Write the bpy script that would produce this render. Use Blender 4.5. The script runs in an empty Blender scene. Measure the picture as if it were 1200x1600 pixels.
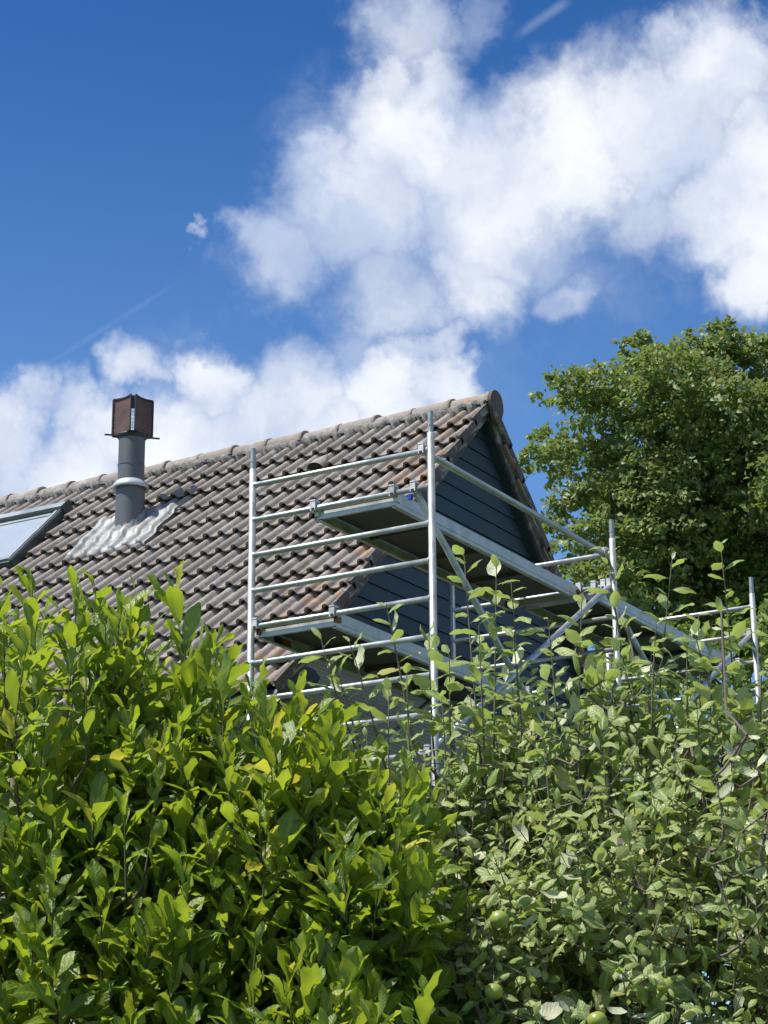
import bpy, math, random
import numpy as np
from mathutils import Vector, Matrix

rad = math.radians
S = bpy.context.scene
COL = S.collection

# ------------------------------------------------------------------ camera
CAM = Vector((-11.32, -6.362, 1.60))
RIGHT = Vector((0.51230415, -0.85877819, -0.00666908))
UP = Vector((-0.25781278, -0.16119631, 0.9526533))
FWD = Vector((0.81919291, 0.48632886, 0.30398553))
cam_d = bpy.data.cameras.new('camera')
cam = bpy.data.objects.new('camera', cam_d)
COL.objects.link(cam)
cam.matrix_world = Matrix(((RIGHT.x, UP.x, -FWD.x, CAM.x), (RIGHT.y, UP.y, -FWD.y, CAM.y),
                           (RIGHT.z, UP.z, -FWD.z, CAM.z), (0, 0, 0, 1)))
cam_d.sensor_width = 36
cam_d.lens = 74.25
cam_d.clip_start = 0.1
cam_d.clip_end = 5000
S.camera = cam

# ------------------------------------------------------------------ light and sky
SUN_EL, SUN_AZ = rad(60.0), rad(140.0)
SUN = Vector((math.cos(SUN_EL) * math.cos(SUN_AZ), math.cos(SUN_EL) * math.sin(SUN_AZ), math.sin(SUN_EL)))
sun_d = bpy.data.lights.new('sun', 'SUN')
sun_d.energy = 5.0
sun_d.angle = rad(0.53)
sun_d.color = (1.0, 0.95, 0.87)
sun = bpy.data.objects.new('sun', sun_d)
COL.objects.link(sun)
sun.rotation_euler = SUN.to_track_quat('Z', 'Y').to_euler()
sun.location = (-8, 4, 20)

S.view_settings.view_transform = 'Standard'
S.view_settings.look = 'None'
S.view_settings.gamma = 1
S.view_settings.exposure = 0.28
S.view_settings.use_curve_mapping = False
S.render.engine = 'CYCLES'
S.cycles.max_bounces = 8
S.cycles.transparent_max_bounces = 8
S.cycles.use_denoising = True

# cloud banks as directions on the sky sphere: x, y, z, angular radius
CLOUDS = [
 (0.7504,0.4265,0.5049,0.0348,.62), (0.7379,0.4362,0.5150,0.0242,.55), (0.7610,0.4019,0.5093,0.0242,.5), (0.7694,0.4415,0.4616,0.0455,1), (0.7674,0.4683,0.4380,0.0485,1),
 (0.7950,0.4150,0.4424,0.0636,.95), (0.8060,0.3734,0.4593,0.0545,.95), (0.8188,0.3335,0.4672,0.0515,1), (0.8197,0.3076,0.4832,0.0394,1),
 (0.8497,0.2943,0.4375,0.0636,1), (0.7567,0.5041,0.4162,0.0333,.9), (0.7441,0.5139,0.4268,0.0182,.75), (0.7885,0.4672,0.4000,0.0364,.75),
 (0.8062,0.4288,0.4076,0.0394,.8), (0.8298,0.3940,0.3953,0.0212,.62), (0.8607,0.3133,0.4012,0.0273,.9), (0.7532,0.4736,0.4565,0.0212,.85),
 (0.8052,0.3195,0.4996,0.0182,.7), (0.7042,0.6325,0.3226,0.0394,1), (0.7219,0.5988,0.3470,0.0227,.9), (0.7365,0.5712,0.3622,0.0212,.9),
 (0.7577,0.5440,0.3604,0.0288,1), (0.7823,0.5096,0.3582,0.0318,1), (0.8039,0.4768,0.3554,0.0318,1), (0.8167,0.4527,0.3579,0.0258,.8),
 (0.7638,0.5586,0.3234,0.0485,1), (0.7968,0.5081,0.3270,0.0455,1), (0.8090,0.4516,0.3762,0.0182,.6), (0.7285,0.6065,0.3186,0.0394,1),
 (0.7299,0.5367,0.4234,0.0079,.75),
 (0.7662,0.4222,0.4846,0.0288,0.8), (0.7545,0.4394,0.4874,0.0212,0.7), (0.8302,0.3532,0.4314,0.0333,0.75), (0.8444,0.3209,0.4290,0.0364,0.9), (0.7902,0.4825,0.3779,0.0212,0.55), (0.8045,0.4629,0.3722,0.0182,0.6),
 (0.7345,0.5894,0.3363,0.0303,1), (0.7085,0.6215,0.3345,0.0303,1), (0.7802,0.5262,0.3383,0.0364,1), (0.8141,0.4760,0.3327,0.0364,1), (0.7070,0.6136,0.3515,0.0167,0.8),
 (0.7843,0.4647,0.4110,0.0727,0.26), (0.8225,0.3897,0.4144,0.0758,0.26), (0.7575,0.5367,0.3717,0.0515,0.26), (0.8193,0.4366,0.3717,0.0394,0.26), (0.8398,0.3317,0.4299,0.0606,0.3), (0.7474,0.4700,0.4695,0.0394,0.2)]
W = bpy.data.worlds.new('World')
S.world = W
W.use_nodes = True
wt = W.node_tree
wt.nodes.clear()
_wx = [0]


def wn(kind, **kw):
    n = wt.nodes.new(kind)
    _wx[0] += 40
    n.location = (_wx[0], 0)
    for k, v in kw.items():
        setattr(n, k, v)
    return n


def wl(a, b):
    wt.links.new(a, b)


def wmath(op, a, b=None, clamp=False):
    n = wn('ShaderNodeMath', operation=op, use_clamp=clamp)
    for i, v in enumerate((a, b)):
        if v is None:
            continue
        if isinstance(v, (int, float)):
            n.inputs[i].default_value = v
        else:
            wl(v, n.inputs[i])
    return n.outputs[0]


def wmap(v, a, b, c=0.0, d=1.0, smooth=True):
    n = wn('ShaderNodeMapRange', interpolation_type='SMOOTHSTEP' if smooth else 'LINEAR')
    wl(v, n.inputs['Value'])
    for k, x in zip(('From Min', 'From Max', 'To Min', 'To Max'), (a, b, c, d)):
        n.inputs[k].default_value = x
    return n.outputs[0]


def wnoise(vec, scale, detail=6, rough=0.55, dist=0.0):
    n = wn('ShaderNodeTexNoise')
    wl(vec, n.inputs['Vector'])
    n.inputs['Scale'].default_value = scale
    n.inputs['Detail'].default_value = detail
    n.inputs['Roughness'].default_value = rough
    n.inputs['Distortion'].default_value = dist
    return n


def wvm(op, a, b=None, scale=None):
    n = wn('ShaderNodeVectorMath', operation=op)
    for i, v in enumerate((a, b)):
        if v is None:
            continue
        if isinstance(v, tuple):
            n.inputs[i].default_value = v
        else:
            wl(v, n.inputs[i])
    if scale is not None:
        n.inputs['Scale'].default_value = scale
    return n


def build_world():
    tc = wn('ShaderNodeTexCoord')
    D = wvm('NORMALIZE', tc.outputs['Generated']).outputs[0]
    sky = wn('ShaderNodeTexSky', sky_type='NISHITA')
    sky.sun_disc = False
    sky.sun_elevation = SUN_EL
    sky.sun_rotation = rad(90) - SUN_AZ
    sky.altitude = 0
    sky.air_density = 1.0
    sky.dust_density = 0.15
    sky.ozone_density = 3.0
    sat = wn('ShaderNodeHueSaturation')
    sat.inputs['Saturation'].default_value = 1.25
    wl(sky.outputs[0], sat.inputs['Color'])
    hs = wn('ShaderNodeGamma')
    hs.inputs['Gamma'].default_value = 1.3
    wl(sat.outputs[0], hs.inputs['Color'])
    bg_sky = wn('ShaderNodeBackground')
    wl(hs.outputs[0], bg_sky.inputs['Color'])
    bg_sky.inputs['Strength'].default_value = 0.071
    # warp
    n1 = wnoise(D, 22, 5, 0.6)
    n2 = wnoise(D, 90, 4, 0.6)
    w1 = wvm('SCALE', wvm('SUBTRACT', n1.outputs['Color'], (0.5, 0.5, 0.5)).outputs[0], scale=0.052).outputs[0]
    w2 = wvm('SCALE', wvm('SUBTRACT', n2.outputs['Color'], (0.5, 0.5, 0.5)).outputs[0], scale=0.012).outputs[0]
    DW = wvm('ADD', wvm('ADD', D, w1).outputs[0], w2).outputs[0]
    field = None
    for x, y, z, r, a in CLOUDS:
        d = wvm('DISTANCE', DW, (x, y, z)).outputs['Value']
        m = wmap(d, r * 1.25, r * 0.25, 0, a)
        field = m if field is None else wmath('MAXIMUM', field, m)
    # fair-weather clouds over the rest of the sky, of the same kind
    far = wmap(wvm('DISTANCE', D, tuple(FWD)).outputs['Value'], 0.42, 0.60)
    gen = wmap(wnoise(D, 5.5, 3, 0.5).outputs['Fac'], 0.50, 0.62)
    field = wmath('MAXIMUM', field, wmath('MULTIPLY', far, gen))
    fine = wnoise(DW, 24, 8, 0.52, 0.2).outputs['Fac']
    val = wmath('ADD', field, wmath('MULTIPLY', wmath('SUBTRACT', fine, 0.5), 0.75))
    alpha = wmap(val, 0.08, 1.0, 0.0, 0.97)
    alpha = wmath('MULTIPLY', alpha, wmap(field, 0.0, 0.18))
    # very thin veil around the clouds
    veil = wmap(field, 0.0, 0.6, 0.0, 0.16)
    alpha = wmath('MAXIMUM', alpha, wmath('MULTIPLY', veil, wmap(fine, 0.35, 0.65)))
    # pale haze that thickens towards the horizon
    sep = wn('ShaderNodeSeparateXYZ')
    wl(D, sep.inputs[0])
    haze_f = wmap(sep.outputs['Z'], 0.54, 0.22, 0.0, 0.26)
    # condensation trails
    for nrm, mid, half, amt, wd in (((0.6018, -0.2459, -0.7598), (0.7171, 0.5851, 0.3786), 0.055, 0.10, 0.0011),
                                    ((0.6168, -0.2648, -0.7412), (0.7742, 0.3739, 0.5107), 0.018, 0.22, 0.0020),
                                    ((0.5615, -0.1751, -0.8087), (0.8148, 0.2873, 0.5036), 0.010, 0.10, 0.0015)):
        dd = wmath('ABSOLUTE', wvm('DOT_PRODUCT', wvm('ADD', D, wvm('SCALE', w2, scale=0.06).outputs[0]).outputs[0], nrm).outputs['Value'])
        t = wmath('MULTIPLY', wmap(dd, wd * 1.8, 0.0), wmap(wvm('DISTANCE', D, mid).outputs['Value'], half, half * 0.5))
        t = wmath('MULTIPLY', wmath('MULTIPLY', t, amt), wmap(n2.outputs['Fac'], 0.3, 0.6, 0.4, 1.0))
        alpha = wmath('MAXIMUM', alpha, t)
    # cloud brightness: thick sunlit heads white, soft thin bellies blue-grey
    sh = wnoise(DW, 13, 4, 0.5).outputs['Fac']
    lit = wmap(wmath('ADD', wmath('MULTIPLY', sh, 1.0), wmath('MULTIPLY', field, 0.22)), 0.46, 0.90)
    mix = wn('ShaderNodeMix', data_type='RGBA')
    wl(lit, mix.inputs['Factor'])
    mix.inputs['A'].default_value = (0.46, 0.55, 0.74, 1)
    mix.inputs['B'].default_value = (0.90, 0.925, 0.96, 1)
    bg_c = wn('ShaderNodeBackground')
    wl(mix.outputs['Result'], bg_c.inputs['Color'])
    bg_c.inputs['Strength'].default_value = 0.92
    bg_h = wn('ShaderNodeBackground')
    bg_h.inputs['Color'].default_value = (0.34, 0.54, 0.86, 1)
    mh = wn('ShaderNodeMixShader')
    wl(haze_f, mh.inputs[0])
    wl(bg_sky.outputs[0], mh.inputs[1])
    wl(bg_h.outputs[0], mh.inputs[2])
    ms = wn('ShaderNodeMixShader')
    wl(alpha, ms.inputs[0])
    wl(mh.outputs[0], ms.inputs[1])
    wl(bg_c.outputs[0], ms.inputs[2])
    out = wn('ShaderNodeOutputWorld')
    wl(ms.outputs[0], out.inputs['Surface'])


build_world()
W.cycles.sampling_method = 'MANUAL'
W.cycles.sample_map_resolution = 512

# ------------------------------------------------------------------ helpers
AZ = 0.53575083
GR = Vector((math.sin(AZ), -math.cos(AZ), 0))
GF = Vector((math.cos(AZ), math.sin(AZ), 0))


def garden(a, b, z):
    """a metres to the right, b metres into the garden, height z above the lawn"""
    return Vector((-11.32, -6.362, 0)) + GR * a + GF * b + Vector((0, 0, z))


def empty(name, loc=(0, 0, 0)):
    o = bpy.data.objects.new(name, None)
    o.location = loc
    o.empty_display_size = 0.2
    COL.objects.link(o)
    return o


def tag(o, label=None, cat=None, group=None, kind=None):
    if label:
        o['label'] = label
    if cat:
        o['category'] = cat
    if group:
        o['group'] = group
    if kind:
        o['kind'] = kind
    return o


def link(name, me, parent=None, mat=None, loc=None, mw=None):
    """link a mesh; coordinates are world coordinates, the parent's location is taken off"""
    o = bpy.data.objects.new(name, me)
    COL.objects.link(o)
    if mat is not None and len(me.materials) == 0:
        me.materials.append(mat)
    if parent is not None:
        o.parent = parent
    m = mw if mw is not None else Matrix.Translation(loc if loc is not None else (0, 0, 0))
    if parent is not None:
        off = Vector((0, 0, 0))
        p = parent
        m = world_of(p).inverted() @ m
    o.matrix_local = m
    o['_w'] = 0
    del o['_w']
    _W[o.name] = mw if mw is not None else Matrix.Translation(loc if loc is not None else (0, 0, 0))
    return o


_W = {}


def world_of(o):
    if o.name in _W:
        return _W[o.name]
    return Matrix.Translation(o.location)


def mesh(name, verts, faces, smooth=False):
    me = bpy.data.meshes.new(name)
    me.from_pydata([tuple(v) for v in verts], [], faces)
    me.update()
    if smooth:
        me.polygons.foreach_set('use_smooth', [True] * len(me.polygons))
    return me


class MB:
    def __init__(self):
        self.v, self.f, self.s = [], [], []

    def add(self, vs, fs, smooth=False):
        b = len(self.v)
        self.v += [Vector(x) for x in vs]
        self.f += [tuple(i + b for i in f) for f in fs]
        self.s += [smooth] * len(fs)
        return self

    def box(self, c, size, axes=None):
        c = Vector(c)
        ax = axes or (Vector((1, 0, 0)), Vector((0, 1, 0)), Vector((0, 0, 1)))
        vs = []
        for k in (-1, 1):
            for j in (-1, 1):
                for i in (-1, 1):
                    vs.append(c + ax[0] * (i * size[0] / 2) + ax[1] * (j * size[1] / 2) + ax[2] * (k * size[2] / 2))
        fs = [(0, 2, 3, 1), (4, 5, 7, 6), (0, 1, 5, 4), (1, 3, 7, 5), (3, 2, 6, 7), (2, 0, 4, 6)]
        return self.add(vs, fs)

    def beam(self, p, q, w, h, upv=(0, 0, 1)):
        p, q = Vector(p), Vector(q)
        x = (q - p)
        L = x.length
        x.normalize()
        y = Vector(upv).cross(x).normalized()
        z = x.cross(y)
        return self.box((p + q) / 2, (L, w, h), (x, y, z))

    def tube(self, pts, radii, n=12, caps=True):
        pts = [Vector(p) for p in pts]
        if not isinstance(radii, (list, tuple)):
            radii = [radii] * len(pts)
        vs, fs = [], []
        t0 = (pts[1] - pts[0]).normalized()
        a = t0.orthogonal().normalized()
        for i, p in enumerate(pts):
            t = (pts[min(i + 1, len(pts) - 1)] - pts[max(i - 1, 0)]).normalized()
            a = (a - t * a.dot(t)).normalized()
            b = t.cross(a)
            for k in range(n):
                th = 2 * math.pi * k / n
                vs.append(p + (a * math.cos(th) + b * math.sin(th)) * radii[i])
        for i in range(len(pts) - 1):
            for k in range(n):
                fs.append((i * n + k, i * n + (k + 1) % n, (i + 1) * n + (k + 1) % n, (i + 1) * n + k))
        self.add(vs, fs, True)
        if caps:
            m = len(pts) - 1
            b0 = len(self.v) - len(vs)
            self.f.append(tuple(b0 + k for k in reversed(range(n))))
            self.f.append(tuple(b0 + m * n + k for k in range(n)))
            self.s += [False, False]
        return self

    def prism(self, poly, axis, d0, d1):
        """poly of (u,v) pairs extruded along axis 'y' (u=x, v=z)"""
        n = len(poly)
        vs = [Vector((u, d0, v)) for u, v in poly] + [Vector((u, d1, v)) for u, v in poly]
        fs = [tuple(range(n)), tuple(reversed(range(n, 2 * n)))]
        fs += [(i, n + i, n + (i + 1) % n, (i + 1) % n) for i in range(n)]
        return self.add(vs, fs)

    def mesh(self, name):
        me = bpy.data.meshes.new(name)
        me.from_pydata([tuple(v) for v in self.v], [], self.f)
        me.polygons.foreach_set('use_smooth', self.s)
        me.update()
        return me

    def build(self, name, mat, parent=None, origin=None):
        if origin is not None:
            o = Vector(origin)
            self.v = [v - o for v in self.v]
            return link(name, self.mesh(name), parent, mat, loc=o)
        return link(name, self.mesh(name), parent, mat)


# ------------------------------------------------------------------ materials
class NT:
    def __init__(self, name):
        self.m = bpy.data.materials.new(name)
        self.m.use_nodes = True
        self.t = self.m.node_tree
        self.t.nodes.clear()
        self.out = self.t.nodes.new('ShaderNodeOutputMaterial')

    def n(self, kind, **kw):
        n = self.t.nodes.new(kind)
        for k, v in kw.items():
            setattr(n, k, v)
        return n

    def l(self, a, b):
        self.t.links.new(a, b)

    def set(self, sock, v):
        if isinstance(v, (int, float, tuple)):
            if isinstance(v, tuple) and len(v) == 3 and sock.type == 'RGBA':
                v = (*v, 1)
            sock.default_value = v
        else:
            self.l(v, sock)

    def pos(self):
        return self.n('ShaderNodeNewGeometry').outputs['Position']

    def noise(self, scale, detail=4, rough=0.5, vec=None, dist=0.0):
        n = self.n('ShaderNodeTexNoise')
        self.l(vec if vec is not None else self.pos(), n.inputs['Vector'])
        n.inputs['Scale'].default_value = scale
        n.inputs['Detail'].default_value = detail
        n.inputs['Roughness'].default_value = rough
        n.inputs['Distortion'].default_value = dist
        return n.outputs['Fac']

    def map(self, v, a, b, c=0.0, d=1.0):
        n = self.n('ShaderNodeMapRange')
        self.set(n.inputs['Value'], v)
        for k, x in zip(('From Min', 'From Max', 'To Min', 'To Max'), (a, b, c, d)):
            n.inputs[k].default_value = x
        return n.outputs[0]

    def math(self, op, a, b=0.0):
        n = self.n('ShaderNodeMath', operation=op)
        self.set(n.inputs[0], a)
        self.set(n.inputs[1], b)
        return n.outputs[0]

    def mix(self, f, a, b, blend='MIX'):
        n = self.n('ShaderNodeMix', data_type='RGBA', blend_type=blend)
        self.set(n.inputs['Factor'], f)
        self.set(n.inputs['A'], a)
        self.set(n.inputs['B'], b)
        return n.outputs['Result']

    def bump(self, h, strength=0.3, dist=0.01):
        n = self.n('ShaderNodeBump')
        n.inputs['Strength'].default_value = strength
        n.inputs['Distance'].default_value = dist
        self.l(h, n.inputs['Height'])
        return n.outputs[0]

    def principled(self, col, rough=0.6, metal=0.0, normal=None, spec=0.5, **kw):
        p = self.n('ShaderNodeBsdfPrincipled')
        self.set(p.inputs['Base Color'], col)
        self.set(p.inputs['Roughness'], rough)
        self.set(p.inputs['Metallic'], metal)
        p.inputs['Specular IOR Level'].default_value = spec
        if normal is not None:
            self.l(normal, p.inputs['Normal'])
        return p

    def done(self, shader):
        self.l(shader, self.out.inputs['Surface'])
        return self.m


def mat_simple(name, col, rough=0.6, metal=0.0, var=0.15, scale=8, bump=0.15, spec=0.5):
    t = NT(name)
    n = t.noise(scale, 6, 0.6)
    c = t.mix(t.map(n, 0.3, 0.7), tuple(x * (1 - var) for x in col), tuple(min(1, x * (1 + var)) for x in col))
    b = t.bump(t.noise(scale * 9, 4, 0.6), bump, 0.004)
    return t.done(t.principled(c, t.map(n, 0.3, 0.7, max(0, rough - .08), min(1, rough + .08)), metal, b, spec).outputs[0])


def mat_tile(name, a=(0.265, 0.230, 0.204), b=(0.405, 0.358, 0.320), lichen=True):
    t = NT(name)
    oi = t.n('ShaderNodeObjectInfo')
    big = t.noise(0.9, 4, 0.6)
    mid = t.noise(7, 6, 0.65)
    fine = t.noise(55, 5, 0.7)
    f = t.math('ADD', t.math('MULTIPLY', big, .4), t.math('ADD', t.math('MULTIPLY', mid, .6), t.math('MULTIPLY', t.math('SUBTRACT', oi.outputs['Random'], .5), .28)))
    c = t.mix(t.map(f, .22, .80), a, b)
    c = t.mix(t.map(fine, .40, .60, 0, .35), c, tuple(x * .55 for x in a))
    # weathered pale crust and dark algae
    c = t.mix(t.map(t.math('MULTIPLY', t.noise(17, 7, .75), t.map(mid, .35, .6)), .40, .52, 0, .75), c, (0.40, 0.385, 0.36))
    c = t.mix(t.map(t.noise(4.2, 8, .75), .56, .68, 0, .6), c, (0.115, 0.10, 0.095))
    if lichen:
        sp = t.n('ShaderNodeTexVoronoi')
        sp.inputs['Scale'].default_value = 26
        t.l(t.pos(), sp.inputs['Vector'])
        dots = t.math('MULTIPLY', t.map(sp.outputs['Distance'], .22, .12), t.map(t.noise(3.3, 3), .50, .58))
        c = t.mix(t.math('MULTIPLY', dots, .8), c, (0.50, 0.50, 0.46))
        # orange lichen gathers on the last tiles along the verge
        sx = t.n('ShaderNodeSeparateXYZ')
        t.l(t.pos(), sx.inputs[0])
        near = t.map(sx.outputs['Y'], 2.35, 1.75)
        o = t.math('MULTIPLY', t.map(t.noise(5.5, 7, .75), .50, .585), t.math('MULTIPLY', near, .55))
        c = t.mix(o, c, (0.50, 0.235, 0.045))
        o2 = t.math('MULTIPLY', t.map(t.noise(6.5, 7, .75, vec=None), .60, .66), t.math('MULTIPLY', near, .7))
        c = t.mix(o2, c, (0.46, 0.41, 0.28))
    bp = t.bump(t.math('ADD', t.math('MULTIPLY', fine, .6), t.noise(180, 3, .7)), .55, .006)
    return t.done(t.principled(c, .88, 0, bp, .25).outputs[0])


def mat_alu(name, col=(0.60, 0.62, 0.61), rough=0.42, metal=0.75):
    t = NT(name)
    n = t.noise(9, 6, .65)
    spots = t.noise(60, 5, .7)
    c = t.mix(t.map(n, .35, .68), tuple(x * .78 for x in col), tuple(min(1, x * 1.15) for x in col))
    c = t.mix(t.map(spots, .60, .72, 0, .6), c, (0.30, 0.295, 0.28))
    r = t.map(n, .3, .7, rough - .07, rough + .12)
    return t.done(t.principled(c, r, metal, t.bump(spots, .18, .003)).outputs[0])


def mat_leaf(name, top_a, top_b, under, trans, yellow, rough=.38, tfac=.36, yl=.93):
    t = NT(name)
    at = t.n('ShaderNodeAttribute', attribute_name='var')
    md = t.n('ShaderNodeAttribute', attribute_name='mid')
    oi = t.n('ShaderNodeObjectInfo')
    r = t.math('FRACT', t.math('ADD', at.outputs['Fac'], oi.outputs['Random']))
    r2 = t.math('FRACT', t.math('MULTIPLY', r, 7.31))
    c = t.mix(r, top_a, top_b)
    c = t.mix(t.map(t.noise(60, 4, .6), .3, .7, 0, .35), c, tuple(x * .62 for x in top_a))
    c = t.mix(t.map(r2, yl, 1.0, 0, .85), c, yellow)
    ln = t.n('ShaderNodeAttribute', attribute_name='len')
    edge = t.math('SUBTRACT', 1.0, md.outputs['Fac'])
    vein = t.math('PINGPONG', t.math('SUBTRACT', t.math('MULTIPLY', ln.outputs['Fac'], 8.0), t.math('MULTIPLY', edge, 1.3)), .5)
    c = t.mix(t.map(vein, 0.0, .10, .18, 0), c, tuple(min(1, x * 1.5 + .02) for x in top_b))
    br = t.math('MULTIPLY', t.map(edge, .55, .95), t.map(t.noise(42, 5, .7), .56, .66))
    c = t.mix(t.math('MULTIPLY', br, .8), c, (0.22, 0.13, 0.05))
    rib = t.math('POWER', md.outputs['Fac'], 9.0)
    c = t.mix(t.math('MULTIPLY', rib, .55), c, tuple(min(1, x * 1.7 + .03) for x in top_b))
    g = t.n('ShaderNodeNewGeometry')
    cc = t.mix(g.outputs['Backfacing'], c, under)
    tr = t.mix(t.map(r2, yl, 1.0, 0, .8), t.mix(r, trans, tuple(x * .8 for x in trans)), tuple(min(.9, x * 1.5) for x in yellow))
    p = t.principled(cc, rough, 0, t.bump(t.math('ADD', t.noise(150, 4, .65), t.math('MULTIPLY', t.map(vein, 0, .3), .22)), .5, .004), .5)
    tn = t.n('ShaderNodeBsdfTranslucent')
    t.l(tr, tn.inputs['Color'])
    ms = t.n('ShaderNodeMixShader')
    ms.inputs[0].default_value = tfac
    t.l(p.outputs[0], ms.inputs[1])
    t.l(tn.outputs[0], ms.inputs[2])
    return t.done(ms.outputs[0])


def mat_siding():
    t = NT('blue_painted_board')
    oi = t.n('ShaderNodeObjectInfo')
    sx = t.n('ShaderNodeMapping')
    sx.inputs['Scale'].default_value = (1.2, 6, 30)
    t.l(t.pos(), sx.inputs['Vector'])
    g = t.noise(3, 6, .65, vec=sx.outputs[0])
    c = t.mix(t.math('ADD', t.math('MULTIPLY', g, .6), t.math('MULTIPLY', oi.outputs['Random'], .4)), (0.026, 0.046, 0.059), (0.036, 0.062, 0.078))
    c = t.mix(t.map(t.noise(11, 6, .7), .60, .75, 0, .35), c, (0.085, 0.105, 0.115))
    return t.done(t.principled(c, .6, 0, t.bump(g, .2, .004), .35).outputs[0])


def mat_wall():
    t = NT('taupe_ribbed_cladding')
    sx = t.n('ShaderNodeSeparateXYZ')
    t.l(t.pos(), sx.inputs[0])
    w = t.math('PINGPONG', sx.outputs['Z'], .014)
    n = t.noise(2.5, 6, .6)
    c = t.mix(t.map(n, .3, .7), (0.33, 0.315, 0.275), (0.39, 0.37, 0.325))
    c = t.mix(t.map(w, 0.0015, 0.0045, .35, 0), c, (0.18, 0.17, 0.15))
    return t.done(t.principled(c, .8, 0, t.bump(t.map(w, 0, .006), .6, .01), .3).outputs[0])


def mat_deck():
    t = NT('plywood_underside')
    sx = t.n('ShaderNodeMapping')
    sx.inputs['Scale'].default_value = (2, 30, 30)
    t.l(t.pos(), sx.inputs['Vector'])
    n = t.noise(2.2, 6, .6, vec=sx.outputs[0])
    c = t.mix(t.map(n, .3, .7), (0.060, 0.053, 0.050), (0.092, 0.082, 0.078))
    return t.done(t.principled(c, .55, 0, t.bump(n, .15, .003), .4).outputs[0])


def mat_lead():
    t = NT('weathered_lead')
    n = t.noise(7, 7, .7, dist=.6)
    c = t.mix(t.map(n, .35, .62), (0.17, 0.18, 0.18), (0.42, 0.425, 0.41))
    c = t.mix(t.map(t.noise(4, 6, .7), .60, .70, 0, .5), c, (0.42, 0.33, 0.21))
    c = t.mix(t.map(t.noise(30, 6, .7), .56, .70, 0, .5), c, (0.26, 0.27, 0.27))
    return t.done(t.principled(c, .6, .15, t.bump(n, .5, .01), .5).outputs[0])


def mat_bark(name, a, b):
    t = NT(name)
    m = t.n('ShaderNodeMapping')
    m.inputs['Scale'].default_value = (1, 1, .3)
    t.l(t.pos(), m.inputs['Vector'])
    n = t.noise(30, 7, .7, vec=m.outputs[0])
    c = t.mix(t.map(n, .3, .7), a, b)
    return t.done(t.principled(c, .85, 0, t.bump(n, .7, .01), .2).outputs[0])


def mat_glass():
    t = NT('skylight_glass')
    n = t.noise(5, 5, .6)
    p = t.principled((0.10, 0.125, 0.13), .06, 0, None, .9)
    p.inputs['Coat Weight'].default_value = 1.0
    p.inputs['Coat Roughness'].default_value = .03
    c = t.mix(t.map(n, .3, .7), (0.46, 0.50, 0.51), (0.55, 0.59, 0.59))
    t.l(c, p.inputs['Base Color'])
    t.l(t.map(n, .3, .7, .04, .12), p.inputs['Roughness'])
    return t.done(p.outputs[0])


M_TILE = mat_tile('concrete_roof_tile')
M_RIDGE = mat_tile('concrete_ridge_tile', (0.27, 0.235, 0.205), (0.39, 0.345, 0.30), True)
M_VERGE = mat_tile('brown_verge_and_shaded_cap', (0.13, 0.105, 0.095), (0.19, 0.155, 0.14), False)
M_MORTAR = mat_simple('ridge_mortar', (0.25, 0.235, 0.22), .95, 0, .45, 22, .9, .1)
M_BOARD = mat_siding()
M_TRIM = mat_simple('dark_blue_trim', (0.030, 0.045, 0.060), .5, 0, .2, 6, .1)
M_WALL = mat_wall()
M_ALU = mat_alu('aluminium_tube', (0.47, 0.49, 0.48))
M_POST = mat_alu('aluminium_post', (0.38, 0.41, 0.40), .5, .6)
M_ALU2 = mat_alu('aluminium_profile', (0.56, 0.56, 0.54), .5, .55)
M_STEEL = mat_alu('clip_steel', (0.62, 0.61, 0.58), .5, .5)
M_DECK = mat_deck()
M_RED = mat_simple('red_brown_hook', (0.22, 0.055, 0.025), .55, 0, .25, 12)
M_BLUE = mat_simple('blue_lever', (0.015, 0.06, 0.45), .45, 0, .1, 12)
M_BLACK = mat_simple('black_rubber_and_hole_shade', (0.015, 0.015, 0.017), .7, 0, .2, 12)  # also paints the dark inside the vent and pin holes
M_FLUE = mat_simple('grey_painted_flue', (0.112, 0.120, 0.125), .5, .1, .12, 5, .12)
M_COLLAR = mat_simple('pale_storm_collar', (0.46, 0.50, 0.48), .5, .2, .12, 6)
M_COWL = mat_simple('rusty_brown_cowl', (0.115, 0.062, 0.054), .6, .1, .35, 9, .3)
M_COWLD = mat_simple('dark_cowl_frame', (0.035, 0.038, 0.045), .55, .2, .2, 9)
M_LEAD = mat_lead()
M_SKYL = mat_simple('grey_skylight_cover', (0.30, 0.34, 0.355), .42, .5, .1, 5, .05)
M_SKYD = mat_simple('dark_skylight_frame', (0.035, 0.05, 0.055), .5, .2, .15, 6)
M_GLASS = mat_glass()
M_BARK = mat_bark('grey_bark', (0.10, 0.085, 0.07), (0.21, 0.185, 0.16))
M_TWIG = mat_bark('apple_twig', (0.13, 0.105, 0.085), (0.26, 0.225, 0.19))
M_MTWIG = mat_bark('magnolia_twig', (0.075, 0.06, 0.04), (0.15, 0.125, 0.085))
M_MAG = mat_leaf('magnolia_leaf', (0.070, 0.135, 0.014), (0.250, 0.350, 0.036), (0.25, 0.34, 0.08), (0.47, 0.60, 0.035), (0.55, 0.48, 0.05), .27, .44)
M_APP = mat_leaf('apple_leaf', (0.160, 0.240, 0.055), (0.430, 0.495, 0.185), (0.66, 0.67, 0.46), (0.50, 0.64, 0.12), (0.50, 0.45, 0.16), .33, .36)
M_TREE = mat_leaf('maple_leaf', (0.105, 0.165, 0.042), (0.225, 0.290, 0.088), (0.27, 0.32, 0.15), (0.34, 0.46, 0.08), (0.34, 0.25, 0.08), .45, .34, .88)
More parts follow.
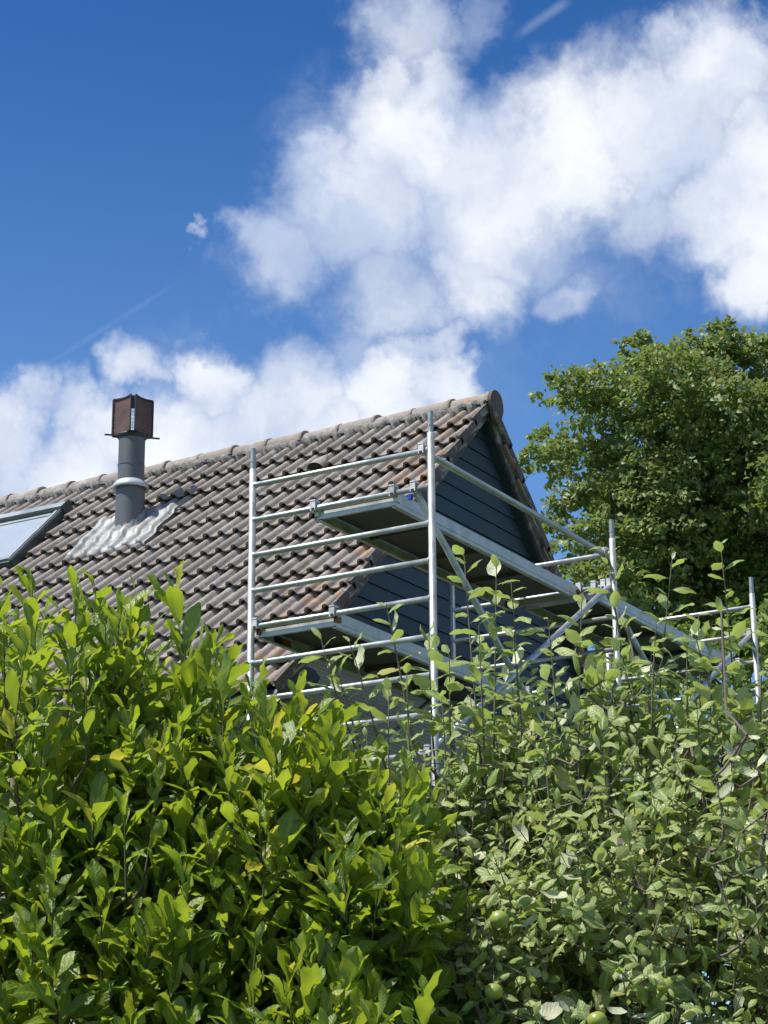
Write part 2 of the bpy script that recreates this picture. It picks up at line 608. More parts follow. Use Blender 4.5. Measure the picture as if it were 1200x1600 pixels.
M_TREE2 = mat_leaf('bright_leaf', (0.095, 0.160, 0.028), (0.180, 0.250, 0.050), (0.20, 0.26, 0.09), (0.30, 0.44, 0.05), (0.30, 0.28, 0.07), .42, .34)


def mat_apple():
    t = NT('green_apple_skin')
    n = t.noise(14, 5, .6)
    c = t.mix(t.map(n, .3, .7), (0.22, 0.29, 0.045), (0.33, 0.38, 0.075))
    c = t.mix(t.map(t.noise(90, 3, .6), .60, .68, 0, .5), c, (0.50, 0.55, 0.20))
    return t.done(t.principled(c, .35, 0, None, .5).outputs[0])


M_APPLE = mat_apple()


def mat_grass():
    t = NT('lawn_grass')
    n = t.noise(1.5, 8, .7)
    c = t.mix(t.map(n, .3, .7), (0.035, 0.07, 0.015), (0.075, 0.12, 0.03))
    return t.done(t.principled(c, .9, 0, t.bump(t.noise(40, 5, .7), .6, .03), .2).outputs[0])


M_GRASS = mat_grass()

# ------------------------------------------------------------------ ground
g = mesh('ground', [(-1500, -1500, 0), (1500, -1500, 0), (1500, 1500, 0), (-1500, 1500, 0)], [(0, 1, 2, 3)])
tag(link('ground', g, None, M_GRASS), kind='structure')

# ------------------------------------------------------------------ the house
VY = 1.60                     # verge (outer edge of the tiles)
GY = 1.74                     # face of the gable cladding
END_Y = 13.2
XR, ZR = 3.95, 8.145          # ridge line of the tile planes
P1, P2 = rad(44.03), rad(47.5)
EX1 = 0.60                    # near eave
EX2 = 7.10


def near(s, y, h=0.0):
    """point on the near slope: s metres down from the ridge line, h metres off the slope"""
    return Vector((XR - s * math.cos(P1) - h * math.sin(P1), y, ZR - s * math.sin(P1) + h * math.cos(P1)))


def farp(s, y, h=0.0):
    return Vector((XR + s * math.cos(P2) + h * math.sin(P2), y, ZR - s * math.sin(P2) + h * math.cos(P2)))


house = empty('house', (3.95, 7.4, 0))
tag(house, 'house with brown tiled gable roof, dark blue boarded gable end and metal flue', 'house')
S1 = (XR - EX1) / math.cos(P1)
S2 = (EX2 - XR) / math.cos(P2)

# walls (one closed shell of lower walls, cladding face on the gable)
WX0, WX1 = 1.02, 6.75
ZG = 5.30                     # foot of the boarded gable
mb = MB()
end_wall = [(WX0, 0), (WX1, 0), (WX1, 4.90), (6.40, ZG), (1.19, ZG), (WX0, 5.12)]
mb.prism(end_wall, 'y', GY + .06, GY + .36)
mb.prism(end_wall, 'y', END_Y - .40, END_Y - .11)
mb.box((WX0 + .15, (GY + END_Y) / 2, 2.42), (.29, END_Y - GY - .8, 4.84))
mb.box((WX1 - .15, (GY + END_Y) / 2, 2.40), (.29, END_Y - GY - .8, 4.80))
mb.build('wall', M_WALL, house)
# gable backing
gz = lambda x: (ZR - .16 - (XR - x) * math.tan(P1)) if x < XR else (ZR - .16 - (x - XR) * math.tan(P2))
gx0 = lambda z: XR - (ZR - .14 - z) / math.tan(P1)
gx1 = lambda z: XR + (ZR - .14 - z) / math.tan(P2)
mb = MB()
mb.prism([(max(gx0(ZG + .002), WX0 - .3), ZG + .002), (min(gx1(ZG + .002), WX1 + .2), ZG + .002), (XR, ZR - .15)], 'y', GY + .05, GY + .25)
gable = mb.build('gable_wall', M_BOARD, house)
mb = MB()
mb.prism([(gx0(ZG + .002), ZG + .002), (gx1(ZG + .002), ZG + .002), (XR, ZR - .15)], 'y', END_Y - .3, END_Y - .1)
mb.build('gable_wall', M_TRIM, house)
# lapped boards
PB = 0.146
z = ZG + .004
k = 0
while z < ZR - .22:
    z1 = min(z + PB - .005, ZR - .20)
    xa, xb = gx0(z), gx1(z)
    xc, xd = gx0(z1), gx1(z1)
    y0, y1 = GY - .007, GY + .004           # foot stands proud, top tucks back
    vs = [(xa, y0, z), (xb, y0, z), (xd, y1, z1), (xc, y1, z1), (xa, GY + .052, z), (xb, GY + .052, z), (xd, GY + .052, z1), (xc, GY + .052, z1)]
    fs = [(0, 1, 2, 3), (5, 4, 7, 6), (4, 5, 1, 0), (3, 2, 6, 7), (4, 0, 3, 7), (1, 5, 6, 2)]
    MB().add(vs, fs).build('board', M_BOARD, gable, origin=((xa + xb) / 2, GY, z))
    z += PB
    k += 1

# roof deck (timber slab under the tiles)
mb = MB()
for fn, L in ((near, S1 - .05), (farp, S2 - .05)):
    a = [fn(0.0, VY + .06, -.105), fn(L, VY + .06, -.105), fn(L, END_Y - .05, -.105), fn(0.0, END_Y - .05, -.105)]
    b = [fn(0.0, VY + .06, -.155), fn(L, VY + .06, -.155), fn(L, END_Y - .05, -.155), fn(0.0, END_Y - .05, -.155)]
    mb.add(a + b, [(0, 1, 2, 3), (7, 6, 5, 4), (0, 4, 5, 1), (1, 5, 6, 2), (2, 6, 7, 3), (3, 7, 4, 0)])
roof = mb.build('roof', M_TRIM, house)
# bargeboards under the verge
for fn, L in ((near, S1 - .1), (farp, S2 - .1)):
    m2 = MB()
    a = [fn(.10, VY + .035, -.06), fn(L, VY + .035, -.06), fn(L, VY + .035, -.135), fn(.16, VY + .035, -.135)]
    b = [v + Vector((0, .022, 0)) for v in a]
    m2.add(a + b, [(0, 1, 2, 3), (7, 6, 5, 4), (0, 4, 5, 1), (1, 5, 6, 2), (2, 6, 7, 3), (3, 7, 4, 0)])
    m2.build('bargeboard', M_VERGE, house)
# boxed eaves with closed end
MB().prism([(0.62, 4.86), (0.66, 4.93), (0.86, 5.13), (1.10, 5.13), (1.19, 5.085), (1.13, 5.01), (0.90, 4.885), (0.70, 4.82)], 'y', VY + .005, VY + .03).build('eave_end_cap', M_TRIM, house)
MB().prism([(0.66, 4.87), (0.68, 4.91), (1.00, 5.06), (1.02, 4.90), (0.72, 4.84)], 'y', VY + .06, END_Y - .05).build('eave_box', M_TRIM, house)

# --- roof tiles
WAVE = 0.1525
TW = 2 * WAVE
GAUGE = 0.345
HR = 0.041


def prof(y):
    u = (y / WAVE) % 1.0
    d = abs(u - 0.5)
    if d < .24:
        return HR * (1 - (d / .24) ** 3.2) - HR
    return -HR - .004 * math.sin(math.pi * (d - .24) / .52)


def tile_mesh(name, flange=False, half=False, seed=0):
    """local frame: x across the roof (along the ridge), y up the slope, z off the slope; front edge at y=0"""
    rng = random.Random(seed)
    us = (0, .13, .25, .265, .31, .38, .5, .62, .69, .735, .75, .87)
    xs = [WAVE * u for u in us] + [WAVE * (1 + u) for u in us] + [TW]
    n = len(xs) - 1
    x0 = .0015
    L = GAUGE + .07
    vs, fs, sm = [], [], []
    rows = ((0.0, -.006, 0), (0.006, 0.0, 0), (L, -.056 * L / GAUGE, 0))
    for (yy, dz, _) in rows:
        for i, x in enumerate(xs):
            xx = min(max(x, x0), TW - x0)
            chip = rng.uniform(-.003, .002) if yy < .01 else 0
            vs.append((xx, yy + chip, prof(x) + dz))
    for i, x in enumerate(xs):                              # foot of the front edge
        vs.append((min(max(x, x0), TW - x0), .026, prof(x) - .030))
    for i, x in enumerate(xs):                              # underside, back
        vs.append((min(max(x, x0), TW - x0), L, prof(x) - .090))
    m = n + 1
    for r in (0, 1):
        for i in range(n):
            fs.append((r * m + i, r * m + i + 1, (r + 1) * m + i + 1, (r + 1) * m + i))
            sm.append(True)
    for i in range(n):
        fs.append((3 * m + i, 3 * m + i + 1, i + 1, i))
        sm.append(False)
        fs.append((4 * m + i, 4 * m + i + 1, 3 * m + i + 1, 3 * m + i))
        sm.append(False)
    fs.append((0, m, 2 * m, 4 * m, 3 * m))
    fs.append((3 * m + n, 4 * m + n, 2 * m + n, m + n, n))
    sm += [False, False]
    me = bpy.data.meshes.new(name)
    me.from_pydata(vs, [], fs)
    me.polygons.foreach_set('use_smooth', sm)
    me.update()
    return me


TILES = [tile_mesh('roof_tile', seed=i) for i in range(5)]
for me in TILES:
    me.materials.append(M_TILE)
rng = random.Random(4)
NROW = 13
S_FIRST = 4.629       # slope distance of the lowest front edge, measured from the ridge


def tile_matrix(row, col, rg, side=1):
    # x axis of tile runs along -Y..+Y so that col 0 lies at the verge
    s = S_FIRST - row * GAUGE
    y = VY + col * TW
    if side == 1:
        ax = Vector((0, -1, 0))
        up = Vector((math.cos(P1), 0, math.sin(P1)))
        o = near(s, y + TW, .036)
        nz = Vector((-math.sin(P1), 0, math.cos(P1)))
    else:
        ax = Vector((0, 1, 0))
        up = Vector((-math.cos(P2), 0, math.sin(P2)))
        o = farp(S2 - .02 - row * GAUGE, y, .034)
        nz = Vector((math.sin(P2), 0, math.cos(P2)))
    o = o + nz * rg.uniform(-.003, .004) + up * rg.uniform(-.005, .005)
    tw = rg.uniform(-.006, .006)
    ax2 = ax + up * tw
    up2 = up - ax * tw + nz * rg.uniform(-.006, .006)
    return Matrix(((ax2.x, up2.x, nz.x, o.x), (ax2.y, up2.y, nz.y, o.y), (ax2.z, up2.z, nz.z, o.z), (0, 0, 0, 1)))


def join_meshes(name, items, mat):
    vs, fs, sm = [], [], []
    for me, mw in items:
        b = len(vs)
        vs += [mw @ v.co for v in me.vertices]
        for p in me.polygons:
            fs.append(tuple(b + i for i in p.vertices))
            sm.append(p.use_smooth)
    me = bpy.data.meshes.new(name)
    me.from_pydata([tuple(v) for v in vs], [], fs)
    me.polygons.foreach_set('use_smooth', sm)
    me.materials.append(mat)
    me.update()
    return me


NCOL = 37
rest = []
count = 0
for row in range(NROW):
    for col in range(NCOL):
        mw = tile_matrix(row, col, rng)
        me = TILES[rng.randrange(5)]
        # the tiles that show in the picture are single pieces
        s = S_FIRST - row * GAUGE
        vis = col <= 19 and not (row < 3 and col > 7) and not (row < 6 and col > 14)
        if vis:
            link('tile', me, roof, None, mw=mw)
            count += 1
        else:
            rest.append((me, mw))
for row in range(int(S2 / GAUGE) + 1):
    for col in range(NCOL):
        mw = tile_matrix(row, col, rng, 2)
        me = TILES[rng.randrange(5)]
        if S2 - .02 - row * GAUGE < .30:
            continue
        if col == 0 and row > 3:
            link('tile', me, roof, None, mw=mw)
        else:
            rest.append((me, mw))
tag(link('tiles', join_meshes('tiles', rest, M_TILE), roof), kind='stuff')

# verge flanges: each verge tile turns down over the gable
def flange(fn, s):
    L = min(GAUGE + .03, s - .03)
    a = [(s + .004, .028), (s - L, -.004), (s - L, -.050), (s - .02, -.066), (s + .004, -.050)]
    vs = [fn(t, VY - .004, h) for t, h in a] + [fn(t, VY + .022, h) for t, h in a]
    n = 5
    fs = [tuple(range(n)), tuple(reversed(range(n, 2 * n)))] + [(i, n + i, n + (i + 1) % n, (i + 1) % n) for i in range(n)]
    MB().add(vs, fs).build('verge_flange', M_VERGE, roof, origin=fn(s, VY, 0))


for row in range(NROW + 1):
    s = S_FIRST - row * GAUGE
    if s > .12:
        flange(near, s)
    s = S2 - .02 - row * GAUGE
    if s > .12:
        flange(farp, s)

# ridge tiles, overlapping half rounds, thicker collar at one end
RL = 0.385


def ridge_mesh(seed):
    rg = random.Random(seed)
    mbm = MB()
    n = 12
    prof_r = []
    for i in range(n + 1):
        th = math.pi * (-.04 + 1.08 * i / n)
        prof_r.append((math.cos(th), math.sin(th)))
    secs = [(0.0, .116), (0.035, .118), (0.045, .108), (RL, .101), (RL + .045, .099)]
    vs, fs = [], []
    for y, r in secs:
        for c, s_ in prof_r:
            vs.append((c * r * 1.06, y, s_ * r * .92 + rg.uniform(-.002, .002)))
    m = n + 1
    for j in range(len(secs) - 1):
        for i in range(n):
            fs.append((j * m + i, (j + 1) * m + i, (j + 1) * m + i + 1, j * m + i + 1))
    mbm.add(vs, fs, True)
    # thickness at the open end
    b = len(mbm.v)
    vs2 = [(c * .100, 0.0, s_ * .086) for c, s_ in prof_r]
    mbm.add(vs2, [])
    for i in range(n):
        mbm.f.append((i, i + 1, b + i + 1, b + i))
        mbm.s.append(False)
    me = mbm.mesh('ridge_tile')
    me.materials.append(M_RIDGE)
    return me


RM = [ridge_mesh(i) for i in range(3)]
y = VY - .02
i = 0
RZ = ZR - .076
while y < END_Y:
    rz = RZ + rng.uniform(-.006, .008)
    m = Matrix.Translation((XR + rng.uniform(-.006, .006), y, rz)) @ Matrix.Rotation(rng.uniform(-.012, .012), 4, 'Z') @ Matrix.Rotation(rng.uniform(-.008, .012) - .012, 4, 'X')
    link('ridge_tile', RM[i % 3], roof, None, mw=m)
    y += RL
    i += 1
# rounded end plate hanging over the gable
poly = []
for i in range(15):
    th = math.pi * (1.02 - 1.04 * i / 14)
    poly.append((XR + .118 * math.cos(th), RZ + .000 + .112 * math.sin(th)))
poly += [(XR + .120, RZ - .05), (XR + .075, RZ - .15), (XR + .015, RZ - .205), (XR - .04, RZ - .17), (XR - .10, RZ - .06)]
MB().prism(list(reversed(poly)), 'y', VY - .045, VY - .012).build('ridge_end_cap', M_VERGE, roof)  # darker than the ridge tiles: shade on this face put into the colour
# mortar bedding, lumpy
vs, fs = [], []
ny = 420
for side in (-1, 1):
    b = len(vs)
    for j in range(ny):
        yy = VY + .02 + (END_Y - VY - .04) * j / (ny - 1)
        w = .155 + rng.uniform(-.012, .030) + .018 * math.cos(2 * math.pi * (yy - VY) / WAVE)
        hh = rng.uniform(-.012, .012)
        fn = near if side < 0 else farp
        vs += [fn(.04, yy, -.02), fn(.08 + hh * .3, yy, .036 + hh * .5), fn(w, yy, .022 + hh), fn(w + .02, yy, -.05)]
    for j in range(ny - 1):
        for q in range(3):
            f = (b + j * 4 + q, b + j * 4 + q + 1, b + j * 4 + 5 + q, b + j * 4 + 4 + q)
            fs.append(f if side > 0 else tuple(reversed(f)))
link('mortar', mesh('mortar', vs, fs, True), roof, M_MORTAR)

# vent tile: hooded half-round opening
vc = near((XR - 3.318) / math.cos(P1), 3.02, .02)
upv = Vector((math.cos(P1), 0, math.sin(P1)))
nv = Vector((-math.sin(P1), 0, math.cos(P1)))
yv = Vector((0, 1, 0))
vs, fs = [], []
n = 10
for j, (t, r) in enumerate(((0, .085), (.10, .075), (.26, .02))):
    for i in range(n + 1):
        th = math.pi * i / n
        vs.append(vc + upv * t + yv * (math.cos(th) * r) + nv * (math.sin(th) * r * .85 - .02))
for j in range(2):
    for i in range(n):
        fs.append((j * (n + 1) + i, j * (n + 1) + i + 1, (j + 1) * (n + 1) + i + 1, (j + 1) * (n + 1) + i))
vent = link('vent_hood', mesh('vent_hood', vs, fs, True), roof, M_TILE)
vs = [vc + upv * .02 + yv * (math.cos(math.pi * i / n) * .076) + nv * (math.sin(math.pi * i / n) * .065 - .02) for i in range(n + 1)]
MB().add(vs, [tuple(range(n + 1))]).build('vent_shade_sheet', M_BLACK, roof)  # black face stands in for the shade inside the hood

# --- skylight
def roofbox(mbx, s0, s1, y0, y1, h0, h1):
    a = [near(s0, y0, h0), near(s1, y0, h0), near(s1, y1, h0), near(s0, y1, h0)]
    b = [near(s0, y0, h1), near(s1, y0, h1), near(s1, y1, h1), near(s0, y1, h1)]
    return mbx.add(a + b, [(3, 2, 1, 0), (4, 5, 6, 7), (0, 1, 5, 4), (1, 2, 6, 5), (2, 3, 7, 6), (3, 0, 4, 7)])


sa, sb = 0.635, 1.68
ya, yb = 5.90, 6.80
sk = roofbox(MB(), sa + .03, sb, ya + .01, yb - .01, -.04, .050)
skylight = sk.build('skylight', M_SKYD, house, origin=near((sa + sb) / 2, (ya + yb) / 2))
skylight['label'] = 'grey framed roof window'
roofbox(MB(), sa + .01, sa + .105, ya - .03, yb + .03, .052, .098).build('hood', M_SKYL, skylight)
roofbox(MB(), sa - .025, sa + .12, ya - .045, ya - .032, -.03, .100).build('hood_end', M_SKYD, skylight)
roofbox(MB(), sa - .025, sa + .12, yb + .032, yb + .045, -.03, .100).build('hood_end', M_SKYD, skylight)
for (s0, s1, y0, y1, h) in ((sa + .13, sb - .055, ya + .012, ya + .040, .074), (sa + .13, sb - .055, yb - .040, yb - .012, .074),
                            (sb - .053, sb + .01, ya, yb, .078), (sa + .165, sa + .205, ya + .06, yb - .06, .070)):
    roofbox(MB(), s0, s1, y0, y1, .0515, h).build('sash_cover', M_SKYL, skylight)
roofbox(MB(), sa + .05, sb + .03, ya - .03, ya - .005, -.03, .058).build('side_gutter', M_SKYD, skylight)
roofbox(MB(), sa + .05, sb + .03, ya - .018, ya - .012, .0585, .075).build('side_trim', M_SKYL, skylight)
roofbox(MB(), sa + .207, sb - .055, ya + .056, yb - .056, .0515, .060).build('pane', M_GLASS, skylight)
roofbox(MB(), sb + .012, sb + .05, ya - .02, yb + .02, -.03, .058).build('sill_flashing', M_SKYD, skylight)

# --- flue with cowl and lead apron
FX, FY = 3.000, 4.785


def lathe(mbx, prof_, c, n=36):
    vs, fs = [], []
    for r, zz in prof_:
        for k_ in range(n):
            th = 2 * math.pi * k_ / n
            vs.append((c[0] + r * math.cos(th), c[1] + r * math.sin(th), zz))
    for j in range(len(prof_) - 1):
        for k_ in range(n):
            fs.append((j * n + k_, j * n + (k_ + 1) % n, (j + 1) * n + (k_ + 1) % n, (j + 1) * n + k_))
    return mbx.add(vs, fs, True)


flue = lathe(MB(), [(.130, 6.90), (.130, 7.585)], (FX, FY)).build('flue_pipe', M_FLUE, house, origin=(FX, FY, 7.2))
flue['label'] = 'grey round metal flue with square cowl'
lathe(MB(), [(.119, 7.56), (.119, 8.10)], (FX, FY)).build('upper_pipe', M_FLUE, flue)
lathe(MB(), [(.120, 7.648), (.135, 7.640), (.150, 7.622), (.161, 7.598), (.166, 7.572), (.160, 7.570), (.140, 7.590), (.122, 7.600)], (FX, FY)).build('storm_collar', M_COLLAR, flue)
lathe(MB(), [(.126, 7.80), (.1225, 7.802)], (FX, FY)).build('pipe_seam', M_FLUE, flue)
# cowl: four inward curving plates with open corners, corner strips in the upper half, wire mesh below
cz0, cz1 = 8.085, 8.415
hw = .142
gap = .030
TURN = rad(-7)
for q in range(4):
    rot = Matrix.Rotation(q * math.pi / 2 + TURN, 4, 'Z')
    vs, fs = [], []
    n = 10
    for off in (0, .008):
        for zz in (cz0, cz1):
            for i in range(n + 1):
                u = -1 + 2 * i / n
                xx = u * (hw - gap)
                yy = -(hw - .030 * (1 - u * u)) + off
                v = rot @ Vector((xx, yy, 0))
                vs.append((FX + v.x, FY + v.y, zz))
    m = n + 1
    for i in range(n):
        fs += [(i, i + 1, m + i + 1, m + i), (2 * m + i + 1, 2 * m + i, 3 * m + i, 3 * m + i + 1), (m + i, m + i + 1, 3 * m + i + 1, 3 * m + i), (i + 1, i, 2 * m + i, 2 * m + i + 1)]
    fs += [(0, m, 3 * m, 2 * m), (n, 2 * m + n, 3 * m + n, m + n)]
    MB().add(vs, fs).build('cowl_plate', M_COWL, flue)
    # rim strips along the top and the upright edges
    mm = MB()
    for i in range(n):
        mm.beam(Vector(vs[m + i]) + Vector((0, 0, .004)), Vector(vs[m + i + 1]) + Vector((0, 0, .004)), .014, .014)
        mm.beam(Vector(vs[i]) - Vector((0, 0, .004)), Vector(vs[i + 1]) - Vector((0, 0, .004)), .014, .014)
    mm.beam(vs[0], vs[m], .012, .012, (1, 0, 0))
    mm.beam(vs[n], vs[m + n], .012, .012, (1, 0, 0))
    mm.build('cowl_rim', M_COWLD, flue)
    # corner strip: upper half closed, below it an open slot with wires
    c_ = rot @ Vector((hw - gap * .55, -(hw - gap * .55), 0))
    dg = (rot @ Vector((1, 1, 0))).normalized()
    nrm = Vector((dg.y, -dg.x, 0))
    p = Vector((FX + c_.x, FY + c_.y, 0)) - nrm * .012
    if q != 1:
        MB().box(p + Vector((0, 0, 8.352)), (.056, .006, .125), (dg, nrm, Vector((0, 0, 1)))).build('corner_strip', M_COWLD, flue)
    wm = MB()
    for zz in (8.12, 8.155, 8.19, 8.225, 8.258):
        wm.tube([p + dg * -.03 + Vector((0, 0, zz)), p + dg * .03 + Vector((0, 0, zz))], .0022, 5)
    wm.tube([p + Vector((0, 0, 8.09)), p + Vector((0, 0, 8.29))], .0022, 5)
    wm.build('wire_mesh', M_STEEL, flue)
dgA = Vector((1, -1, 0)).normalized()
MB().box((FX, FY, 8.078), (.50, .030, .007), (dgA, Vector((1, 1, 0)).normalized(), Vector((0, 0, 1)))).build('cowl_bar', M_COWLD, flue)
lathe(MB(), [(.119, 8.045), (.135, 8.065), (.142, 8.083), (.130, 8.086), (.112, 8.087)], (FX, FY)).build('cowl_base', M_COWLD, flue)

# lead apron dressed over the rolls
def apron():
    s0, s1 = (XR - 3.17) / math.cos(P1), (XR - 2.66) / math.cos(P1)
    y0, y1 = 4.36, 5.24
    nx, ns = 72, 18
    vs, fs = [], []
    rg = random.Random(9)
    ph = [(rg.uniform(5, 20), rg.uniform(5, 20), rg.uniform(0, 6)) for _ in range(6)]
    for j in range(ns + 1):
        for i in range(nx + 1):
            s = s0 + (s1 - s0) * j / ns
            yy = y0 + (y1 - y0) * i / nx
            wob = sum(math.sin(a_ * s + b_ * yy + c_) for a_, b_, c_ in ph) / 6
            e = .012 * math.sin(9 * yy + 1) if j in (0, ns) else 0
            e += (.03 * (i / nx - .5) if j == ns else 0)
            loc = (S_FIRST - s) % GAUGE
            tilt = -.050 * loc / GAUGE
            pr = prof(-(yy - VY)) * .7
            d = math.hypot((s - (s0 + s1) / 2) * 1.0, yy - FY)
            rise = .03 * max(0, 1 - d / .22)
            h = .034 + pr + tilt * .5 + .016 + .006 * wob + rise
            if j == ns:
                h -= .035
            vs.append(near(s + e, yy + (.010 * wob if i in (0, nx) else 0), h))
    for j in range(ns):
        for i in range(nx):
            q = j * (nx + 1) + i
            fs.append((q, q + nx + 1, q + nx + 2, q + 1))
    me = mesh('lead_apron', vs, fs, True)
    o = link('lead_apron', me, house, M_LEAD)
    md = o.modifiers.new('thickness', 'SOLIDIFY')
    md.thickness = .004
    return o


ap = apron()
# upstand of crimped lead round the foot of the flue
vs, fs = [], []
n = 48
for j in range(4):
    for k_ in range(n):
        th = 2 * math.pi * k_ / n
        r = (.150, .139, .134, .133)[j] + (.004 * math.cos(k_ * 2.1) if j < 3 else 0)
        x_, y_ = FX + r * math.cos(th), FY + r * math.sin(th)
        base = ZR - (XR - x_) * math.tan(P1) + .00
        vs.append((x_, y_, base + (.0, .05, .085, .105)[j] + .012 * math.sin(k_ * 1.7) * (j > 1)))
for j in range(3):
    for k_ in range(n):
        fs.append((j * n + k_, j * n + (k_ + 1) % n, (j + 1) * n + (k_ + 1) % n, (j + 1) * n + k_))
link('lead_upstand', mesh('lead_upstand', vs, fs, True), ap, M_LEAD)

# ------------------------------------------------------------------ scaffold tower
Z1 = 5.917                 # level of the rung that carries the upper boards
RS = 0.25                  # rung spacing
TWD = 1.40                 # width between posts
FXS = (0.0, 2.795, 5.715)  # three ladder frames along the gable
scaf = empty('scaffold_tower', (2.8, .7, 0))
tag(scaf, 'aluminium scaffold tower with boards and diagonal braces in front of the gable', 'scaffold')


def tube_obj(name, p, q, r, mat, parent, n=14, open_top=False):
    p, q = Vector(p), Vector(q)
    mbx = MB().tube([p, q], r, n)
    return mbx.build(name, mat, parent, origin=p)


# shared meshes
rung_me = MB().tube([(0, .018, 0), (0, .030, 0), (0, .034, 0), (0, TWD - .034, 0), (0, TWD - .030, 0), (0, TWD - .018, 0)], [.0235, .0225, .0185, .0185, .0225, .0235], 12, False)
for yy in (.035, TWD - .035):
    pass
rung_me = rung_me.mesh('rung')
rung_me.materials.append(M_ALU)
bead_me = MB().box((0, 0, 0), (.012, .022, .010)).mesh('bead')
bead_me.materials.append(M_STEEL)
rgs = random.Random(2)
for fi, fx in enumerate(FXS):
    extra = RS if fi == 2 else 0
    ztop = Z1 + RS + .115 + extra
    for yy in (0, TWD):
        post = tube_obj('post', (fx, yy, .06), (fx, yy, ztop), .0245, M_POST, scaf)
        # spigot: open ended tube on top
        m2 = MB()
        m2.tube([(fx, yy, ztop - .02), (fx, yy, ztop + .150)], .0195, 12, False)
        m2.tube([(fx, yy, ztop + .150), (fx, yy, ztop + .02)], .0165, 12, False)
        lathe(m2, [(.0195, ztop + .150), (.0165, ztop + .150)], (fx, yy), 12)
        m2.build('spigot', M_POST, post, origin=(fx, yy, ztop))
        # snap-lock pin holes, the dark inside painted as black stubs
        MB().tube([(fx - .0205, yy - .004, ztop + .05), (fx - .0165, yy - .003, ztop + .05)], .004, 8).build('pin_hole_shade', M_BLACK, post)
        MB().tube([(fx, yy, 0.0), (fx, yy, .06)], [.07, .03], 12).build('base_plate', M_STEEL, post)
    zz = Z1 + RS + extra
    k = 0
    while zz > .3:
        r = link('rung', rung_me, scaf, None, loc=Vector((fx, 0, zz)))
        zz -= RS
        k += 1


def clip(parent, fx, y, z, face=-1, lever=None, name='hook'):
    """claw that drops over a rung"""
    m2 = MB()
    m2.box((fx, y, z + .046), (.062, .040, .016))
    m2.box((fx - .026, y, z + .010), (.010, .040, .066))
    m2.box((fx + .026, y, z + .010), (.010, .040, .066))
    m2.build(name, M_STEEL, parent, origin=(fx, y, z))
    MB().box((fx - .033, y - .004, z - .014), (.006, .020, .016)).build('hook_latch', M_BLACK, parent)
    if lever:
        MB().box((fx - .03, y + .015, z - .055), (.022, .020, .045)).build('lever', lever, parent)


def platform(f0, f1, y0, y1, z, red0=False, red1=False):
    """boards: plywood deck in an aluminium frame, hooked over two rungs"""
    xa, xb = FXS[f0] + .035, FXS[f1] - .035
    yc = (y0 + y1) / 2
    zt = z + .012
    deck = MB().box(((xa + xb) / 2, yc, zt - .010), (xb - xa - .05, y1 - y0 - .03, .010)).build('platform', M_DECK, scaf, origin=((xa + xb) / 2, yc, zt))
    for yy in (y0, y1):
        sgn = 1 if yy == y0 else -1
        m2 = MB()
        # C-section side rail: web, two lips
        m2.box(((xa + xb) / 2, yy, zt - .045), (xb - xa, .006, .098))
        m2.box(((xa + xb) / 2, yy + sgn * .018, zt - .0935), (xb - xa, .030, .005))
        m2.box(((xa + xb) / 2, yy + sgn * .009, zt + .0065), (xb - xa, .022, .005))
        m2.box(((xa + xb) / 2, yy - sgn * .005, zt - .060), (xb - xa - .02, .004, .012))
        m2.build('side_rail', M_ALU2, deck)
    for xx in (xa + .012, xb - .012):
        MB().box((xx, yc, zt - .055), (.022, y1 - y0 - .008, .052)).build('end_rail', M_ALU2, deck)
    for q in range(1, 4):
        xx = xa + (xb - xa) * q / 4
        MB().box((xx, yc, zt - .032), (.030, y1 - y0 - .008, .030)).build('cross_bar', M_DECK, deck)
    for fx, rd in ((FXS[f0], red0), (FXS[f1], red1)):
        for yy in (y0, y1):
            clip(deck, fx, yy, z)
            sg = 1 if fx == FXS[f0] else -1
            MB().box((fx + sg * .045, yy, z - .030), (.05, .030, .040)).build('hook_arm', M_RED if rd else M_STEEL, deck)
    return deck


platform(0, 1, .285, .895, Z1, red1=True)
platform(1, 2, .160, .770, Z1 - .002, red0=True)
low = platform(0, 1, .745, 1.355, Z1 - 3 * RS, red0=True)
MB().box((.36, 1.3495, Z1 - 3 * RS - .038), (.10, .003, .045)).build('sticker', M_RED, low)
MB().box((.255, 1.3495, Z1 - 3 * RS - .038), (.09, .003, .045)).build('sticker', M_BLACK, low)


def rail(p, q, r=.0235, lever=None):
    p, q = Vector(p), Vector(q)
    d = (q - p).normalized()
    o = MB().tube([p + d * .03, q - d * .03], r, 14).build('brace', M_ALU, scaf, origin=p)
    for e, sg in ((p, 1), (q, -1)):
        m2 = MB()
        m2.beam(e + d * (sg * .005), e + d * (sg * .10), .03, .03)
        m2.build('end_fitting', M_STEEL, o)
        m3 = MB()
        m3.box((e.x, e.y, e.z + .044), (.062, .038, .016))
        m3.box((e.x - .026, e.y, e.z + .010), (.010, .038, .062))
        m3.box((e.x + .026, e.y, e.z + .010), (.010, .038, .062))
        m3.build('hook', M_STEEL, o)
        MB().box((e.x - .034, e.y, e.z - .016), (.006, .018, .018)).build('hook_latch', M_BLACK, o)
    if lever:
        MB().box((p.x - .005, p.y + .030, p.z - .050), (.030, .022, .035)).build('lever', lever, o)
    return o


